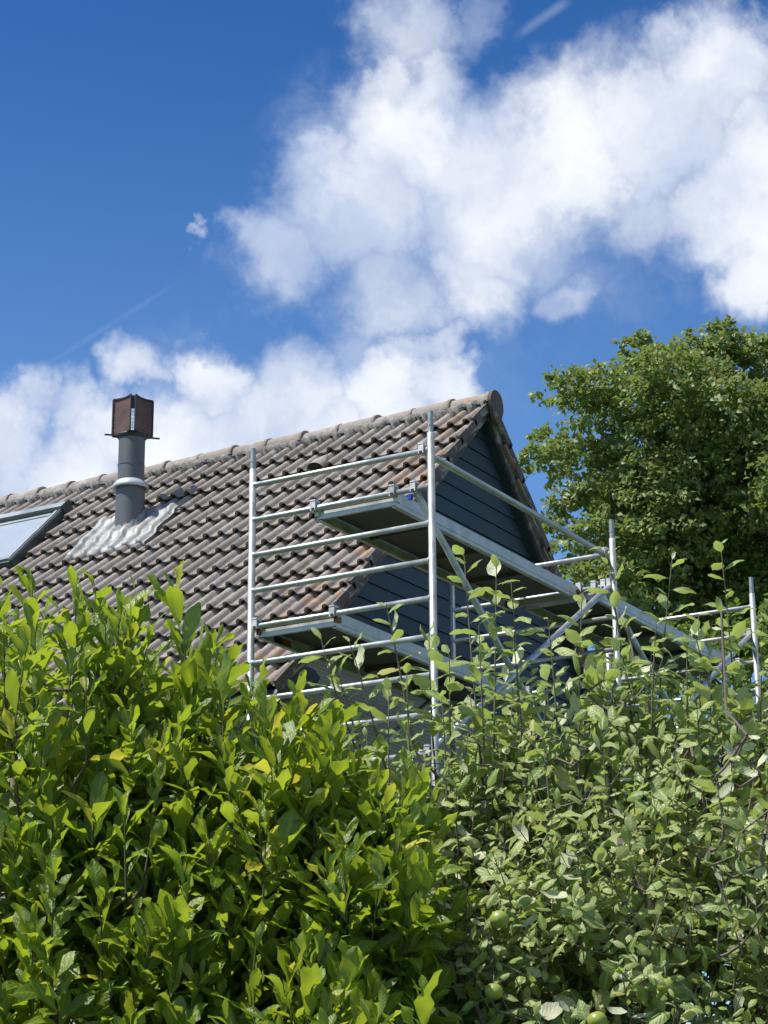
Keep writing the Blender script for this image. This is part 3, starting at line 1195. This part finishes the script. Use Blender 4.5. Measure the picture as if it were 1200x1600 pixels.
# guard rails and diagonals hook over the rungs beside the outer posts
gr_ = rail((0, .06, Z1 + RS), (FXS[1], .06, Z1 + RS), .0225)
gr_.name = 'guard_rail'
rail((0, .125, Z1), (FXS[1], .125, Z1 - 8 * RS), .0235, M_BLUE)
rail((FXS[1], .03, Z1 + .0), (0, .045, Z1 - 7 * RS), .0235)
rail((FXS[1], .08, Z1 + .0), (FXS[2], .10, Z1 - 7 * RS), .0225)
rail((FXS[2], .04, Z1 + RS), (FXS[1], .06, Z1 - 6 * RS), .0225)
rail((0, 1.30, Z1 - 9 * RS), (FXS[1], 1.30, Z1 - 2 * RS), .0225)

# ------------------------------------------------------------------ foliage tools
def leaf_mesh(name, kind, seed, mat, low=False):
    """unit-length leaf along +x, blade normal +z, with petiole, folded midrib and curled blade"""
    rg = random.Random(seed)
    if kind == 'magnolia':
        rows = [(0, .012), (.08, .015), (.20, .075), (.40, .145), (.58, .185), (.74, .178), (.88, .115), (.96, .050), (1.0, .003)]
        fold, curl, wave = rg.uniform(.1, .75), rg.uniform(-.5, .8), rg.uniform(.03, .08) * (.45 if low else 1)
    elif kind == 'apple':
        rows = [(0, .010), (.13, .012), (.21, .130), (.36, .230), (.53, .258), (.70, .218), (.84, .130), (.94, .048), (1.0, .003)]
        fold, curl, wave = rg.uniform(.15, .95) * rg.choice((1, -.8, -.8)), rg.uniform(.1, 1.1), rg.uniform(.015, .05)
    else:
        rows = [(0, .03), (.42, .40), (1.0, .02)]
        fold, curl, wave = rg.uniform(.1, .5), rg.uniform(-.2, .6), 0
    if low:
        rows = [rows[i] for i in (0, 2, 3, 5, 6, 7, 8)]
    vs, mid, lens = [], [], []
    side = rg.uniform(-.12, .12)
    ph1, ph2 = rg.uniform(0, 6), rg.uniform(0, 6)
    twist = rg.uniform(-.35, .35)
    for t, w in rows:
        ang = curl * t * t
        x = t * math.cos(ang * .5)
        zc = -t * math.sin(ang * .5)
        yc = side * math.sin(math.pi * t * .5) * t
        for sgn in (-1, -.52, 0, .52, 1) if kind != 'tree' and not low else (-1, 0, 1):
            ww = w * abs(sgn)
            lift = ww * math.sin(fold) * (1 if kind != 'x' else 0) - (.35 * w * sgn * sgn * math.sin(fold) if kind == 'magnolia' else 0)
            wv = wave * math.sin(t * 13 + (ph1 if sgn > 0 else ph2)) * abs(sgn) ** 2 * (1 if w > .03 else 0)
            tw = twist * t * w * sgn
            vs.append((x, yc + math.copysign(ww * math.cos(fold), sgn) if sgn else yc, zc + lift + wv + tw))
            mid.append(1 - abs(sgn))
            lens.append(t)
    c = 3 if kind == 'tree' or low else 5
    fs = []
    for j in range(len(rows) - 1):
        for i in range(c - 1):
            a = j * c + i
            fs.append((a, a + c, a + c + 1, a + 1)[::-1])
    me = bpy.data.meshes.new(name)
    me.from_pydata(vs, [], [f[::-1] for f in fs])
    me.polygons.foreach_set('use_smooth', [True] * len(fs))
    me.materials.append(mat)
    at = me.attributes.new('mid', 'FLOAT', 'POINT')
    at.data.foreach_set('value', mid)
    me.attributes.new('len', 'FLOAT', 'POINT').data.foreach_set('value', lens)
    me.update()
    return me


def frame_from(d, n):
    d = d / np.linalg.norm(d)
    n = n - d * n.dot(d)
    ln = np.linalg.norm(n)
    if ln < 1e-4:
        n = np.cross(d, [0.3, .8, .1])
        ln = np.linalg.norm(n)
    n = n / ln
    return d, np.cross(n, d), n


def joined_leaves(name, protos, inst, parent, mat, seed=1):
    """inst: list of (variant, 3x4 matrix as numpy)"""
    V, F, A, Mi, Le = [], [], [], [], []
    base = 0
    rg = np.random.default_rng(seed)
    groups = {}
    for v, m in inst:
        groups.setdefault(v, []).append(m)
    nl = 0
    loops = []
    for v, ms in groups.items():
        me = protos[v]
        co = np.empty(len(me.vertices) * 3)
        me.vertices.foreach_get('co', co)
        co = co.reshape(-1, 3)
        mid = np.empty(len(me.vertices))
        me.attributes['mid'].data.foreach_get('value', mid)
        le = np.empty(len(me.vertices))
        me.attributes['len'].data.foreach_get('value', le)
        fidx = np.array([p.vertices[:] for p in me.polygons])
        Ms = np.array(ms)
        P = np.einsum('nij,vj->nvi', Ms[:, :, :3], co) + Ms[:, None, :, 3]
        V.append(P.reshape(-1, 3))
        n = len(ms)
        off = base + np.arange(n) * len(co)
        F.append((fidx[None] + off[:, None, None]).reshape(-1, 4))
        A.append(np.repeat(rg.random(n), len(co)))
        Mi.append(np.tile(mid, n))
        Le.append(np.tile(le, n))
        base += n * len(co)
    V, F, A, Mi = np.concatenate(V), np.concatenate(F), np.concatenate(A), np.concatenate(Mi)
    me = bpy.data.meshes.new(name)
    me.vertices.add(len(V))
    me.vertices.foreach_set('co', V.astype(np.float32).ravel())
    me.loops.add(F.size)
    me.loops.foreach_set('vertex_index', F.astype(np.int32).ravel())
    me.polygons.add(len(F))
    me.polygons.foreach_set('loop_start', np.arange(len(F), dtype=np.int32) * 4)
    me.polygons.foreach_set('use_smooth', np.ones(len(F), dtype=bool))
    me.update(calc_edges=True)
    me.attributes.new('var', 'FLOAT', 'POINT').data.foreach_set('value', A.astype(np.float32))
    me.attributes.new('mid', 'FLOAT', 'POINT').data.foreach_set('value', Mi.astype(np.float32))
    me.attributes.new('len', 'FLOAT', 'POINT').data.foreach_set('value', np.concatenate(Le).astype(np.float32))
    me.materials.append(mat)
    o = link(name, me, parent)
    tag(o, kind='stuff')
    return o


Rn, Un, Fn, Cn = (np.array(v) for v in (RIGHT, UP, FWD, CAM))


def split_visible(inst, nmax=300):
    """the leaves that show largest from the garden seat become single pieces"""
    cen = np.array([m[:, 3] + m[:, 0] * .55 for _, m in inst])
    size = np.array([np.linalg.norm(m[:, 0]) for _, m in inst])
    d = cen - Cn
    dep = d @ Fn
    ux, uy = 3300 * (d @ Rn) / dep + 600, 800 - 3300 * (d @ Un) / dep
    rr = size * .23 * 3300 / dep
    order = np.argsort(-dep)
    cell = 6
    gx, gy = 1200 // cell, 1600 // cell
    grid = -np.ones((gy, gx), dtype=np.int32)
    for i in order:
        x0, x1 = int((ux[i] - rr[i]) // cell), int((ux[i] + rr[i]) // cell) + 1
        y0, y1 = int((uy[i] - rr[i]) // cell), int((uy[i] + rr[i]) // cell) + 1
        if x1 <= 0 or y1 <= 0 or x0 >= gx or y0 >= gy:
            continue
        grid[max(y0, 0):max(y1, 0), max(x0, 0):max(x1, 0)] = i
    cnt = np.bincount(grid[grid >= 0], minlength=len(inst))
    top = np.argsort(-cnt)[:nmax]
    top = [i for i in top if cnt[i] > 0]
    keep = set(top)
    return [inst[i] for i in top], [inst[i] for i in range(len(inst)) if i not in keep]


def place_leaves(inst, protos, lows, parent, mat, seed):
    big, rest_ = split_visible(inst)
    for v, m in big:
        M4 = Matrix([list(m[0]), list(m[1]), list(m[2]), [0, 0, 0, 1]])
        link('leaf', protos[v], parent, None, mw=M4)
    joined_leaves('leaves', lows, rest_, parent, mat, seed)


def leaf_inst(rg, nvar, p, d, n, L):
    d, y, n = frame_from(d, n)
    m = np.empty((3, 4))
    m[:, 0], m[:, 1], m[:, 2], m[:, 3] = d * L, y * L * rg.uniform(.85, 1.15), n * L, p
    return (rg.randrange(nvar), m)


UPN = np.array([0, 0, 1.0])
SUNN = np.array(SUN)


def shoot(rg, base, dirv, length, nleaf, L, beta, nvar, bend=0.15, twig=None, r0=.004, start=.15, up=.35, centre=None, face=.45, flip=.08):
    """a leafy stem: spiral of leaves, closer and steeper at the tip"""
    dirv = dirv / np.linalg.norm(dirv)
    pts = []
    side = np.array([rg.gauss(0, 1), rg.gauss(0, 1), rg.gauss(0, .4)])
    p = base.copy()
    w = dirv.copy()
    ns = 6
    for i in range(ns + 1):
        pts.append(p.copy())
        w = w + UPN * bend / ns + side * .10 / ns
        w /= np.linalg.norm(w)
        p = p + w * length / ns
    out = []
    ph = rg.uniform(0, 6.28)
    for i in range(nleaf):
        t = start + (1 - start) * (i + rg.uniform(-.2, .2)) / max(1, nleaf - 1)
        t = min(max(t, 0), 1)
        k = min(int(t * ns), ns - 1)
        q = pts[k] + (pts[k + 1] - pts[k]) * (t * ns - k)
        ax = pts[k + 1] - pts[k]
        ax /= np.linalg.norm(ax)
        e1 = np.cross(ax, [0.31, .77, .21])
        e1 /= np.linalg.norm(e1)
        e2 = np.cross(ax, e1)
        phi = ph + i * 2.4 + rg.uniform(-.3, .3)
        b = math.radians(rg.gauss(beta[0] + (beta[1] - beta[0]) * t, 13))
        rad_ = e1 * math.cos(phi) + e2 * math.sin(phi)
        d = ax * math.cos(b) + rad_ * math.sin(b)
        n = ax * math.sin(b) - rad_ * math.cos(b) + UPN * up + np.array([rg.gauss(0, .36) for _ in range(3)])
        if centre is not None:
            ow = (q - centre) * np.array([1, 1, .3])
            n = n + ow / (np.linalg.norm(ow) + 1e-6) * face
        if rg.random() < flip:
            n = -n
        out.append(leaf_inst(rg, nvar, q, d, n, L * rg.uniform(.55, 1.18) * (1 - .35 * max(0, t - .85) / .15)))
    if twig is not None:
        twig.tube([Vector(x) for x in pts], [r0 * (1 - .65 * i / ns) for i in range(ns + 1)], 5, False)
    return out


def tree_skeleton(rg, root_nodes, bases, mbx, r_tip=.004, maxr=.02):
    """join each shoot base to the nearest point already in the tree"""
    nodes = [np.array(p) for p in root_nodes]
    arr = np.array(nodes)
    c = arr.mean(axis=0)
    order = sorted(range(len(bases)), key=lambda i: np.linalg.norm(bases[i] - c))
    pts = list(arr)
    for i in order:
        b = bases[i]
        A = np.array(pts)
        dd = np.linalg.norm(A - b, axis=1) + np.maximum(0, A[:, 2] - b[2]) * 1.5
        j = int(np.argmin(dd))
        a = A[j]
        L = np.linalg.norm(b - a)
        if L < .01 or (L > .30 and i < 27 and len(bases) > 2000):
            continue
        inw = c - (a + b) / 2
        inw = inw / (np.linalg.norm(inw) + 1e-6)
        mid = (a + b) / 2 + np.array([rg.gauss(0, .05), rg.gauss(0, .05), rg.gauss(.0, .04)]) * L + inw * .30 * L
        mbx.tube([Vector(a), Vector(mid), Vector(b)], [r_tip * 1.3, r_tip * 1.15, r_tip], 5, False)
        pts += [mid, b]


# ------------------------------------------------------------------ magnolia shrub (left)
def G(a, b, z):
    return np.array(garden(a, b, z))


def in_ell(a, b, z, e):
    return ((a - e[0]) / e[3]) ** 2 + ((b - e[1]) / e[4]) ** 2 + ((z - e[2]) / e[5]) ** 2


def build_magnolia():
    rg = random.Random(11)
    root = empty('magnolia_shrub', garden(-1.0, 5.75, 0))
    tag(root, 'bright green large-leaved shrub filling the lower left foreground', 'shrub')
    protos = [leaf_mesh('magnolia_leaf', 'magnolia', 100 + i, M_MAG) for i in range(9)]
    lows = [leaf_mesh('magnolia_leaf_far', 'magnolia', 100 + i, M_MAG, True) for i in range(9)]
    tw = MB()
    stems = []
    for k, (a, b, z, r) in enumerate(((-.55, 5.65, 2.75, .026), (-1.35, 5.8, 2.9, .03), (-.95, 5.35, 2.6, .024), (-.15, 5.7, 2.25, .022), (-1.9, 5.7, 2.6, .026), (-1.0, 6.1, 2.8, .026), (-.45, 5.2, 2.0, .02))):
        p0 = G(-1.0 + rg.uniform(-.1, .1), 5.75 + rg.uniform(-.1, .1), 0)
        p3 = G(a, b, z)
        p1 = p0 + np.array([0, 0, .8]) + (p3 - p0) * .1
        p2 = p0 + (p3 - p0) * .62 + np.array([rg.gauss(0, .06), rg.gauss(0, .06), 0])
        m = MB().tube([Vector(p) for p in (p0, p1, p2, p3)], [r * 1.5, r * 1.2, r * .8, r * .4], 8)
        m.build('branch', M_BARK, root, origin=Vector(p0))
        for t in np.linspace(0, 1, 5):
            stems += [p1 + (p2 - p1) * t, p2 + (p3 - p2) * t]
    # crown built of overlapping lobes (a, b, z, radii)
    lobes = [(-.95, 5.70, 2.14, .90, .78, 1.07), (-.30, 5.60, 2.02, .42, .55, .70), (-1.75, 5.75, 2.15, .85, .8, 1.12), (-.66, 5.55, 2.43, .28, .4, .46), (-.75, 5.32, 1.90, .66, .46, .66), (-.20, 5.2, 1.72, .28, .45, .50), (-.30, 5.40, 2.28, .36, .40, .52), (-.06, 5.35, 2.12, .26, .40, .50)]
    inst, bases, nsh = [], [], 0
    shoots = []
    tries = 0
    while nsh < 2600 and tries < 60000:
        tries += 1
        e = lobes[rg.choices(range(8), (5, 2.2, 3.5, 2.2, 4.5, 2.2, 2.2, 1.5))[0]]
        u = np.array([rg.gauss(0, 1) for _ in range(3)])
        u /= np.linalg.norm(u)
        if u[1] > .55 and rg.random() < .6:
            continue
        rr = 1 - .5 * rg.random() ** 1.6
        a, b, z = e[0] + u[0] * e[3] * rr, e[1] + u[1] * e[4] * rr, e[2] + u[2] * e[5] * rr
        if z < 1.0:
            continue
        if min(in_ell(a, b, z, q) for q in lobes) < .2:
            continue
        out = GR * u[0] + GF * u[1]
        d = np.array([out.x, out.y, 0]) * .75 + UPN * (max(u[2], -.1) * .6 + .65)
        Ls = rg.uniform(.16, .30)
        d /= np.linalg.norm(d)
        p = G(a, b, z) - d * Ls
        bases.append(p)
        shoots.append((p, d, Ls))
        nsh += 1
    # taller leaders that break the outline
    for a, b, z, ln in ((-.545, 5.4, 3.10, .34), (-.93, 5.35, 3.12, .22), (-.80, 5.3, 3.10, .26), (-.72, 5.5, 3.08, .24), (-.36, 5.3, 2.82, .26), (-.47, 5.45, 2.91, .25), (-.25, 5.35, 2.80, .25), (-.12, 5.3, 2.72, .22),
                        (-.64, 5.35, 3.05, .26), (-.42, 5.3, 2.84, .25), (-.18, 5.2, 2.62, .24), (-.30, 5.15, 2.68, .24), (-.04, 5.2, 2.56, .22), (-.90, 5.15, 2.89, .25), (-.74, 5.1, 2.83, .25), (-.40, 5.12, 2.63, .28), (-.55, 5.1, 2.55, .26),
                        (-.02, 4.75, 1.95, .16), (.09, 4.72, 1.98, .16), (-.14, 4.75, 1.91, .16), (-.62, 4.95, 2.45, .2), (-.78, 4.95, 2.29, .2), (-.47, 4.95, 2.28, .2), (-.29, 5.05, 2.43, .2), (-.33, 5.0, 2.14, .2)):
        d = np.array([rg.gauss(0, .12), rg.gauss(0, .12), 1.0])
        p = G(a, b, z) - d / np.linalg.norm(d) * ln
        bases.append(p)
        shoots.append((p, d, ln))
    tree_skeleton(rg, stems, bases, tw, .0035)
    for p, d, Ls in shoots:
        inst += shoot(rg, p, d, Ls, rg.randint(9, 14), rg.uniform(.090, .142), (66, 20), 9, .30, tw, .0030, .05, .25, G(-1.0, 5.75, 2.0), .35, .05)
    tag(tw.build('twigs', M_MTWIG, root), kind='stuff')
    place_leaves(inst, protos, lows, root, M_MAG, 3)
    return len(inst)


n_mag = build_magnolia()


# ------------------------------------------------------------------ apple tree (right)
def apple_mesh():
    prof_ = []
    n = 14
    for i in range(n + 1):
        t = math.pi * i / n
        r = math.sin(t) * (1 + .10 * math.cos(t)) * .5
        zz = -math.cos(t) * .44
        zz -= .10 * math.exp(-(r / .10) ** 2) * (1 if zz > 0 else -.55)
        prof_.append((max(r, .002), zz))
    m = lathe(MB(), prof_, (0, 0), 18)
    for v in m.v:
        th = math.atan2(v.y, v.x)
        k_ = 1 + .035 * math.cos(5 * th) * (.4 - v.z) + .04 * math.cos(th + .7) + .05 * v.z
        v.x *= k_
        v.y *= k_
    return m.mesh('apple')


def build_apple():
    rg = random.Random(23)
    root = empty('apple_tree', garden(.85, 6.2, 0))
    tag(root, 'apple tree with upright leafy shoots and green apples at lower right', 'tree')
    protos = [leaf_mesh('apple_leaf', 'apple', 300 + i, M_APP) for i in range(10)]
    lows = [leaf_mesh('apple_leaf_far', 'apple', 300 + i, M_APP, True) for i in range(10)]
    tw = MB()
    p0, p1 = G(.95, 6.3, 0), G(.90, 6.25, 1.25)
    MB().tube([Vector(p0), Vector((p0 + p1) / 2 + np.array([.03, 0, 0])), Vector(p1)], [.085, .07, .062], 12).build('trunk', M_BARK, root, origin=Vector(p0))
    stems = []
    for (pts, r) in (((p1, G(.6, 5.9, 1.7), G(.30, 5.75, 2.12), G(-.05, 5.7, 2.28)), .030), ((p1, G(1.1, 6.0, 1.75), G(1.3, 5.85, 2.3), G(1.5, 5.8, 2.6)), .030),
                     ((p1, G(.8, 6.4, 1.9), G(.65, 6.5, 2.5)), .028), ((p1, G(.75, 5.8, 1.75), G(.72, 5.5, 2.2), G(.60, 5.45, 2.45)), .026),
                     ((p1, G(.3, 6.3, 1.8), G(-.1, 6.35, 2.3)), .026), ((p1, G(1.3, 6.5, 2.0), G(1.8, 6.5, 2.5)), .028),
                     ((G(.30, 5.70, 2.10), G(.45, 5.45, 2.22), G(.62, 5.38, 2.14), G(.72, 5.36, 2.02)), .010),
                     ((G(.95, 5.6, 1.8), G(1.0, 5.45, 2.0), G(1.07, 5.4, 2.25)), .012),
                     ((G(.16, 5.55, 2.15), G(.22, 5.35, 2.02), G(.24, 5.3, 1.95)), .008)):
        m = MB().tube([Vector(p) for p in pts], [r * (1.25 - .8 * i / (len(pts) - 1)) for i in range(len(pts))], 8)
        m.build('branch', M_BARK, root, origin=Vector(pts[0]))
        for i in range(len(pts) - 1):
            for t in np.linspace(0, 1, 6):
                stems.append(np.array(pts[i]) * (1 - t) + np.array(pts[i + 1]) * t)
    lobes = [(.85, 5.95, 2.18, .95, .75, .86), (.25, 5.90, 2.12, .42, .55, .74), (1.50, 6.1, 2.2, .8, .75, .90), (.72, 5.50, 1.82, .85, .55, .80)]
    shoots, bases, inst = [], [], []
    # upright water shoots: tip (a, b, z) and foot (a, z)
    for a, b, z, fa, fz in ((-.21, 5.6, 3.01, -.05, 2.66), (.01, 5.55, 3.11, .08, 2.72), (.205, 5.5, 3.235, .26, 2.62), (.31, 5.6, 3.225, .29, 2.55), (.40, 5.55, 3.17, .35, 2.55), (.53, 5.6, 3.13, .52, 2.55),
                            (.635, 5.55, 3.275, .69, 2.55), (.768, 5.6, 3.24, .72, 2.55), (.95, 5.55, 3.28, .955, 2.5), (.85, 5.6, 3.09, .86, 2.5), (.10, 5.6, 3.04, .14, 2.6), (-.08, 5.6, 3.02, .02, 2.6), (-.15, 5.65, 2.96, -.02, 2.6),
                            (.48, 5.5, 3.05, .46, 2.5), (.58, 5.5, 3.04, .60, 2.5), (.69, 5.45, 3.02, .70, 2.5), (1.02, 5.55, 3.04, 1.0, 2.5), (1.09, 5.5, 3.0, 1.08, 2.5), (.245, 5.45, 3.02, .27, 2.5), (.36, 5.45, 2.99, .38, 2.4),
                            (.16, 5.5, 2.95, .18, 2.45), (.90, 5.45, 3.0, .92, 2.4), (.79, 5.45, 2.98, .80, 2.4), (1.2, 5.6, 3.1, 1.18, 2.5), (1.35, 5.65, 3.15, 1.33, 2.5), (1.5, 5.7, 3.05, 1.5, 2.5), (.04, 5.5, 2.9, .08, 2.4)):
        b2 = b + .22
        k_ = b2 / b
        p, q = G(fa * k_, b2 + .10, 1.6 + (fz - 1.6) * k_), G(a * k_, b2, 1.6 + (z - 1.6) * k_)
        bases.append(p)
        L = float(np.linalg.norm(q - p))
        inst += shoot(rg, p, q - p, L, int(L / .026), rg.uniform(.074, .094), (80, 45), 10, .02, tw, .0042, .0, .40, G(.85, 6.3, 2.2), .35, .10)
    for k in range(190):
        a, b = rg.uniform(-.1, 1.9), rg.uniform(5.65, 6.6)
        fz = rg.uniform(2.25, 2.55) - (.12 if a < .25 else 0)
        p = G(a, b, fz)
        bases.append(p)
        L = rg.uniform(.32, .60)
        d = np.array([rg.gauss(0, .10), rg.gauss(0, .10), 1])
        inst += shoot(rg, p, d, L, int(L / .026), rg.uniform(.070, .090), (80, 45), 10, .05, tw, .0038, .0, .40, G(.85, 6.3, 2.2), .35, .10)
    nsh = tries = 0
    while nsh < 2700 and tries < 90000:
        tries += 1
        e = lobes[rg.choices(range(4), (4.5, 2.0, 3.5, 6))[0]]
        u = np.array([rg.gauss(0, 1) for _ in range(3)])
        u /= np.linalg.norm(u)
        if u[1] > .5 and rg.random() < .65:
            continue
        rr = 1 - .55 * rg.random() ** 1.6
        a, b, z = e[0] + u[0] * e[3] * rr, e[1] + u[1] * e[4] * rr, e[2] + u[2] * e[5] * rr
        if z < 1.15 or (a < .08 and z < 2.2 and rg.random() < .8):
            continue
        if min(in_ell(a, b, z, q) for q in lobes) < .14:
            continue
        out = GR * u[0] + GF * u[1]
        d = np.array([out.x, out.y, 0]) * .8 + UPN * rg.uniform(.1, 1.1) + np.array([rg.gauss(0, .3) for _ in range(3)])
        d /= np.linalg.norm(d)
        Ls = rg.uniform(.12, .28)
        p = G(a, b, z) - d * Ls
        bases.append(p)
        inst += shoot(rg, p, d, Ls, rg.randint(7, 11), rg.uniform(.048, .078), (100, 50), 10, .15, tw, .0028, .0, .35, G(.85, 6.3, 2.0), .55, .12)
        nsh += 1
    tree_skeleton(rg, stems, bases, tw, .0035)
    tag(tw.build('twigs', M_TWIG, root), kind='stuff')
    place_leaves(inst, protos, lows, root, M_APP, 5)
    # apples on short stalks
    am = apple_mesh()
    am.materials.append(M_APPLE)
    for a, b, z, dsz, lab in ((.268, 5.10, 2.205, .048, 0), (.488, 5.06, 1.965, .048, 1), (.945, 5.14, 2.270, .050, 1), (.865, 5.13, 2.210, .045, 0), (.655, 5.08, 2.045, .041, 0), (.915, 5.28, 2.410, .042, 0), (.250, 5.08, 2.035, .044, 1)):
        p = garden(a, b, z)
        m = Matrix.Translation(p) @ Matrix.Rotation(rg.uniform(-.3, .3), 4, 'X') @ Matrix.Rotation(rg.uniform(-.3, .3), 4, 'Y') @ Matrix.Scale(dsz, 4)
        o = link('apple', am, root, None, mw=m)
        MB().tube([p + Vector((0, 0, dsz * .35)), p + Vector((.004, 0, dsz * .75)), p + Vector((.01, .004, dsz * 1.1))], .0016, 5).build('stalk', M_TWIG, o)
    return len(inst)


n_app = build_apple()


# ------------------------------------------------------------------ background trees
def big_tree(name, label, base, clumps, nleaf, L, mat, seed, trunk_r, limbs, bark=M_BARK):
    rg = random.Random(seed)
    root = empty(name, Vector(base))
    tag(root, label, 'tree')
    nr = np.random.default_rng(seed)
    base = np.array(base)
    top = limbs[0]
    MB().tube([Vector(base), Vector(base + (np.array(top) - base) * .35 + np.array([.15, .1, 0])), Vector(base + (np.array(top) - base) * .7), Vector(top)],
              [trunk_r, trunk_r * .8, trunk_r * .5, trunk_r * .12], 12).build('trunk', bark, root, origin=Vector(base))
    for pts, r in limbs[1]:
        MB().tube([Vector(p) for p in pts], [r * (1 - .75 * i / (len(pts) - 1)) for i in range(len(pts))], 8).build('limb', bark, root, origin=Vector(pts[0]))
    protos = [leaf_mesh(name + '_leaf', 'tree', seed * 10 + i, mat) for i in range(5)]
    wts = np.array([c[3] ** 2 for c in clumps])
    inst = []
    cnt = (nleaf * wts / wts.sum()).astype(int)
    K = 26
    for (cx, cy, cz, r), n in zip(clumps, cnt):
        nsp = max(8, n // K)
        u = nr.normal(size=(nsp, 3))
        u /= np.linalg.norm(u, axis=1)[:, None]
        flip = (u[:, 2] < -.35) & (nr.random(nsp) < .7)
        u[flip, 2] *= -1
        c = np.array([cx, cy, cz]) + u * (r * (.45 + .60 * nr.random(nsp) ** .6))[:, None] * np.array([1, 1, .82])
        sr = r * nr.uniform(.14, .30, nsp)
        u, c, sr = np.repeat(u, K, 0), np.repeat(c, K, 0), np.repeat(sr, K)
        m = len(u)
        p = c + nr.normal(size=(m, 3)) * (sr * .55)[:, None] * np.array([1, 1, .5])
        d = u * .8 + nr.normal(size=(m, 3)) * .8 - UPN * .25
        d /= np.linalg.norm(d, axis=1)[:, None]
        tilt = np.repeat(nr.normal(size=(nsp, 3)) * .45, K, 0)
        nn = UPN * .75 + u * .8 + tilt + nr.normal(size=(m, 3)) * .28
        nn -= d * (nn * d).sum(1)[:, None]
        nn /= np.linalg.norm(nn, axis=1)[:, None] + 1e-6
        y = np.cross(nn, d)
        L_ = (L * nr.uniform(.7, 1.25, m))[:, None]
        M = np.stack([d * L_, y * L_, nn * L_, p], axis=2)
        inst += list(zip(nr.integers(0, 5, m).tolist(), M))
    joined_leaves('crown', protos, inst, root, mat, seed)
    return root


def clump_cloud(rg, centre, radii, n, rmin, rmax, extra=()):
    out = []
    while len(out) < n:
        u = np.array([rg.gauss(0, 1) for _ in range(3)])
        u /= np.linalg.norm(u)
        rr = rg.uniform(.45, .92)
        c = centre + np.array([u[0] * radii[0], u[1] * radii[1], u[2] * radii[2]]) * rr
        r = rg.uniform(rmin, rmax)
        if any(np.linalg.norm(c - np.array(o[:3])) < .62 * min(r, o[3]) for o in out):
            continue
        out.append((*c, r))
    return out + list(extra)


rgt = random.Random(77)
TC = G(6.55, 36.0, 12.6)
cl = clump_cloud(rgt, TC, (3.6, 3.5, 2.4), 46, .75, 1.2)
# lobes that shape the outline on the left and on top
for a, z, r in ((3.05, 14.2, .62), (3.25, 14.75, .55), (3.7, 15.1, .6), (2.95, 13.5, .55), (3.25, 12.7, .7), (3.5, 11.9, .7), (4.2, 15.25, .7), (4.55, 15.75, .5), (5.1, 15.8, .55), (5.8, 15.85, .6), (6.4, 16.0, .5), (7.0, 15.7, .6),
                (4.9, 15.6, .8), (5.6, 15.5, .9), (6.4, 15.6, .9), (4.1, 14.4, 1.0), (4.0, 13.3, 1.0), (5.0, 14.5, 1.1), (6.0, 14.4, 1.1), (7.0, 14.6, 1.1), (4.6, 12.9, .9), (5.6, 13.1, 1.0), (6.6, 13.2, 1.0), (3.7, 11.0, .8), (4.3, 10.2, .8), (7.2, 12.4, .8)):
    p = G(a, 36.0 + rgt.uniform(-2.2, .3), z - (.42 if z > 15 else .1))
    cl.append((*p, r))
tb = G(6.4, 36.3, 0)
tt = G(6.2, 36.2, 15.2)
lim = []
for a1, b1, z1, a2, b2, z2, r in ((6.3, 36.2, 9.8, 4.6, 35.0, 12.6, .15), (6.3, 36.2, 10.3, 7.6, 35.5, 13.4, .15), (6.3, 36.2, 10.8, 5.4, 37.5, 14.2, .13), (6.3, 36.2, 9.3, 4.0, 36.5, 11.4, .12), (6.3, 36.2, 11.2, 5.6, 34.6, 14.0, .12), (6.3, 36.2, 10.6, 6.9, 34.4, 13.0, .12), (6.3, 36.2, 9.0, 8.6, 36.8, 11.8, .13)):
    p, q = G(a1, b1, z1), G(a2, b2, z2)
    lim.append(((p, (p + q) / 2 + np.array([rgt.gauss(0, .15), rgt.gauss(0, .15), .35]), q), r))
big_tree('maple_tree', 'tall broadleaf tree with dense crown rising behind the gable at right', tb, cl, 112000, .108, M_TREE, 7, .30, (tt, lim))

TC2 = G(7.4, 30.0, 7.8)
cl2 = clump_cloud(rgt, TC2, (2.6, 1.9, 2.2), 30, .6, 1.05)
cl2 += [(*G(5.0, 29.5, 8.6), .6), (*G(5.4, 29.3, 9.1), .6), (*G(5.9, 29.3, 9.3), .6), (*G(6.4, 29.3, 9.4), .6), (*G(4.6, 29.6, 8.0), .6), (*G(4.3, 29.8, 7.2), .7), (*G(5.2, 29.2, 7.6), .9), (*G(3.4, 30, 6.6), .8)]
cl2 += [(*G(a, 30 + rgt.uniform(-1, 1), z), rgt.uniform(.7, 1.0)) for a, z in ((2.2, 6.0), (2.8, 7.2), (3.6, 7.6), (4.2, 8.2), (3.2, 5.6), (4.4, 6.4), (5.2, 6.6), (6.0, 7.4), (6.6, 8.6), (4.8, 5.4), (2.4, 4.8), (3.6, 4.4), (5.8, 5.6), (1.6, 5.2), (2.9, 8.2), (3.4, 8.5), (3.9, 8.9), (2.5, 7.5), (4.5, 9.0), (3.2, 7.0), (5.0, 3.6), (6.0, 3.0), (7.0, 4.0), (8.0, 3.4), (4.0, 3.0), (6.5, 5.0), (9.0, 4.2))]
big_tree('lime_tree', 'lower bright green tree behind the far scaffold post at right edge', G(7.2, 30.2, 0), cl2, 44000, .100, M_TREE2, 8, .16,
         (G(7.2, 30.1, 8.5), [((G(7.2, 30.2, 5.0), G(6.2, 29.9, 6.8), G(5.4, 29.6, 8.0)), .08), ((G(7.2, 30.2, 5.5), G(8.0, 30.0, 7.0), G(8.6, 29.9, 8.2)), .08)]))

print('TILES', count, 'MAG', n_mag, 'APP', n_app, 'objects', len(bpy.data.objects))
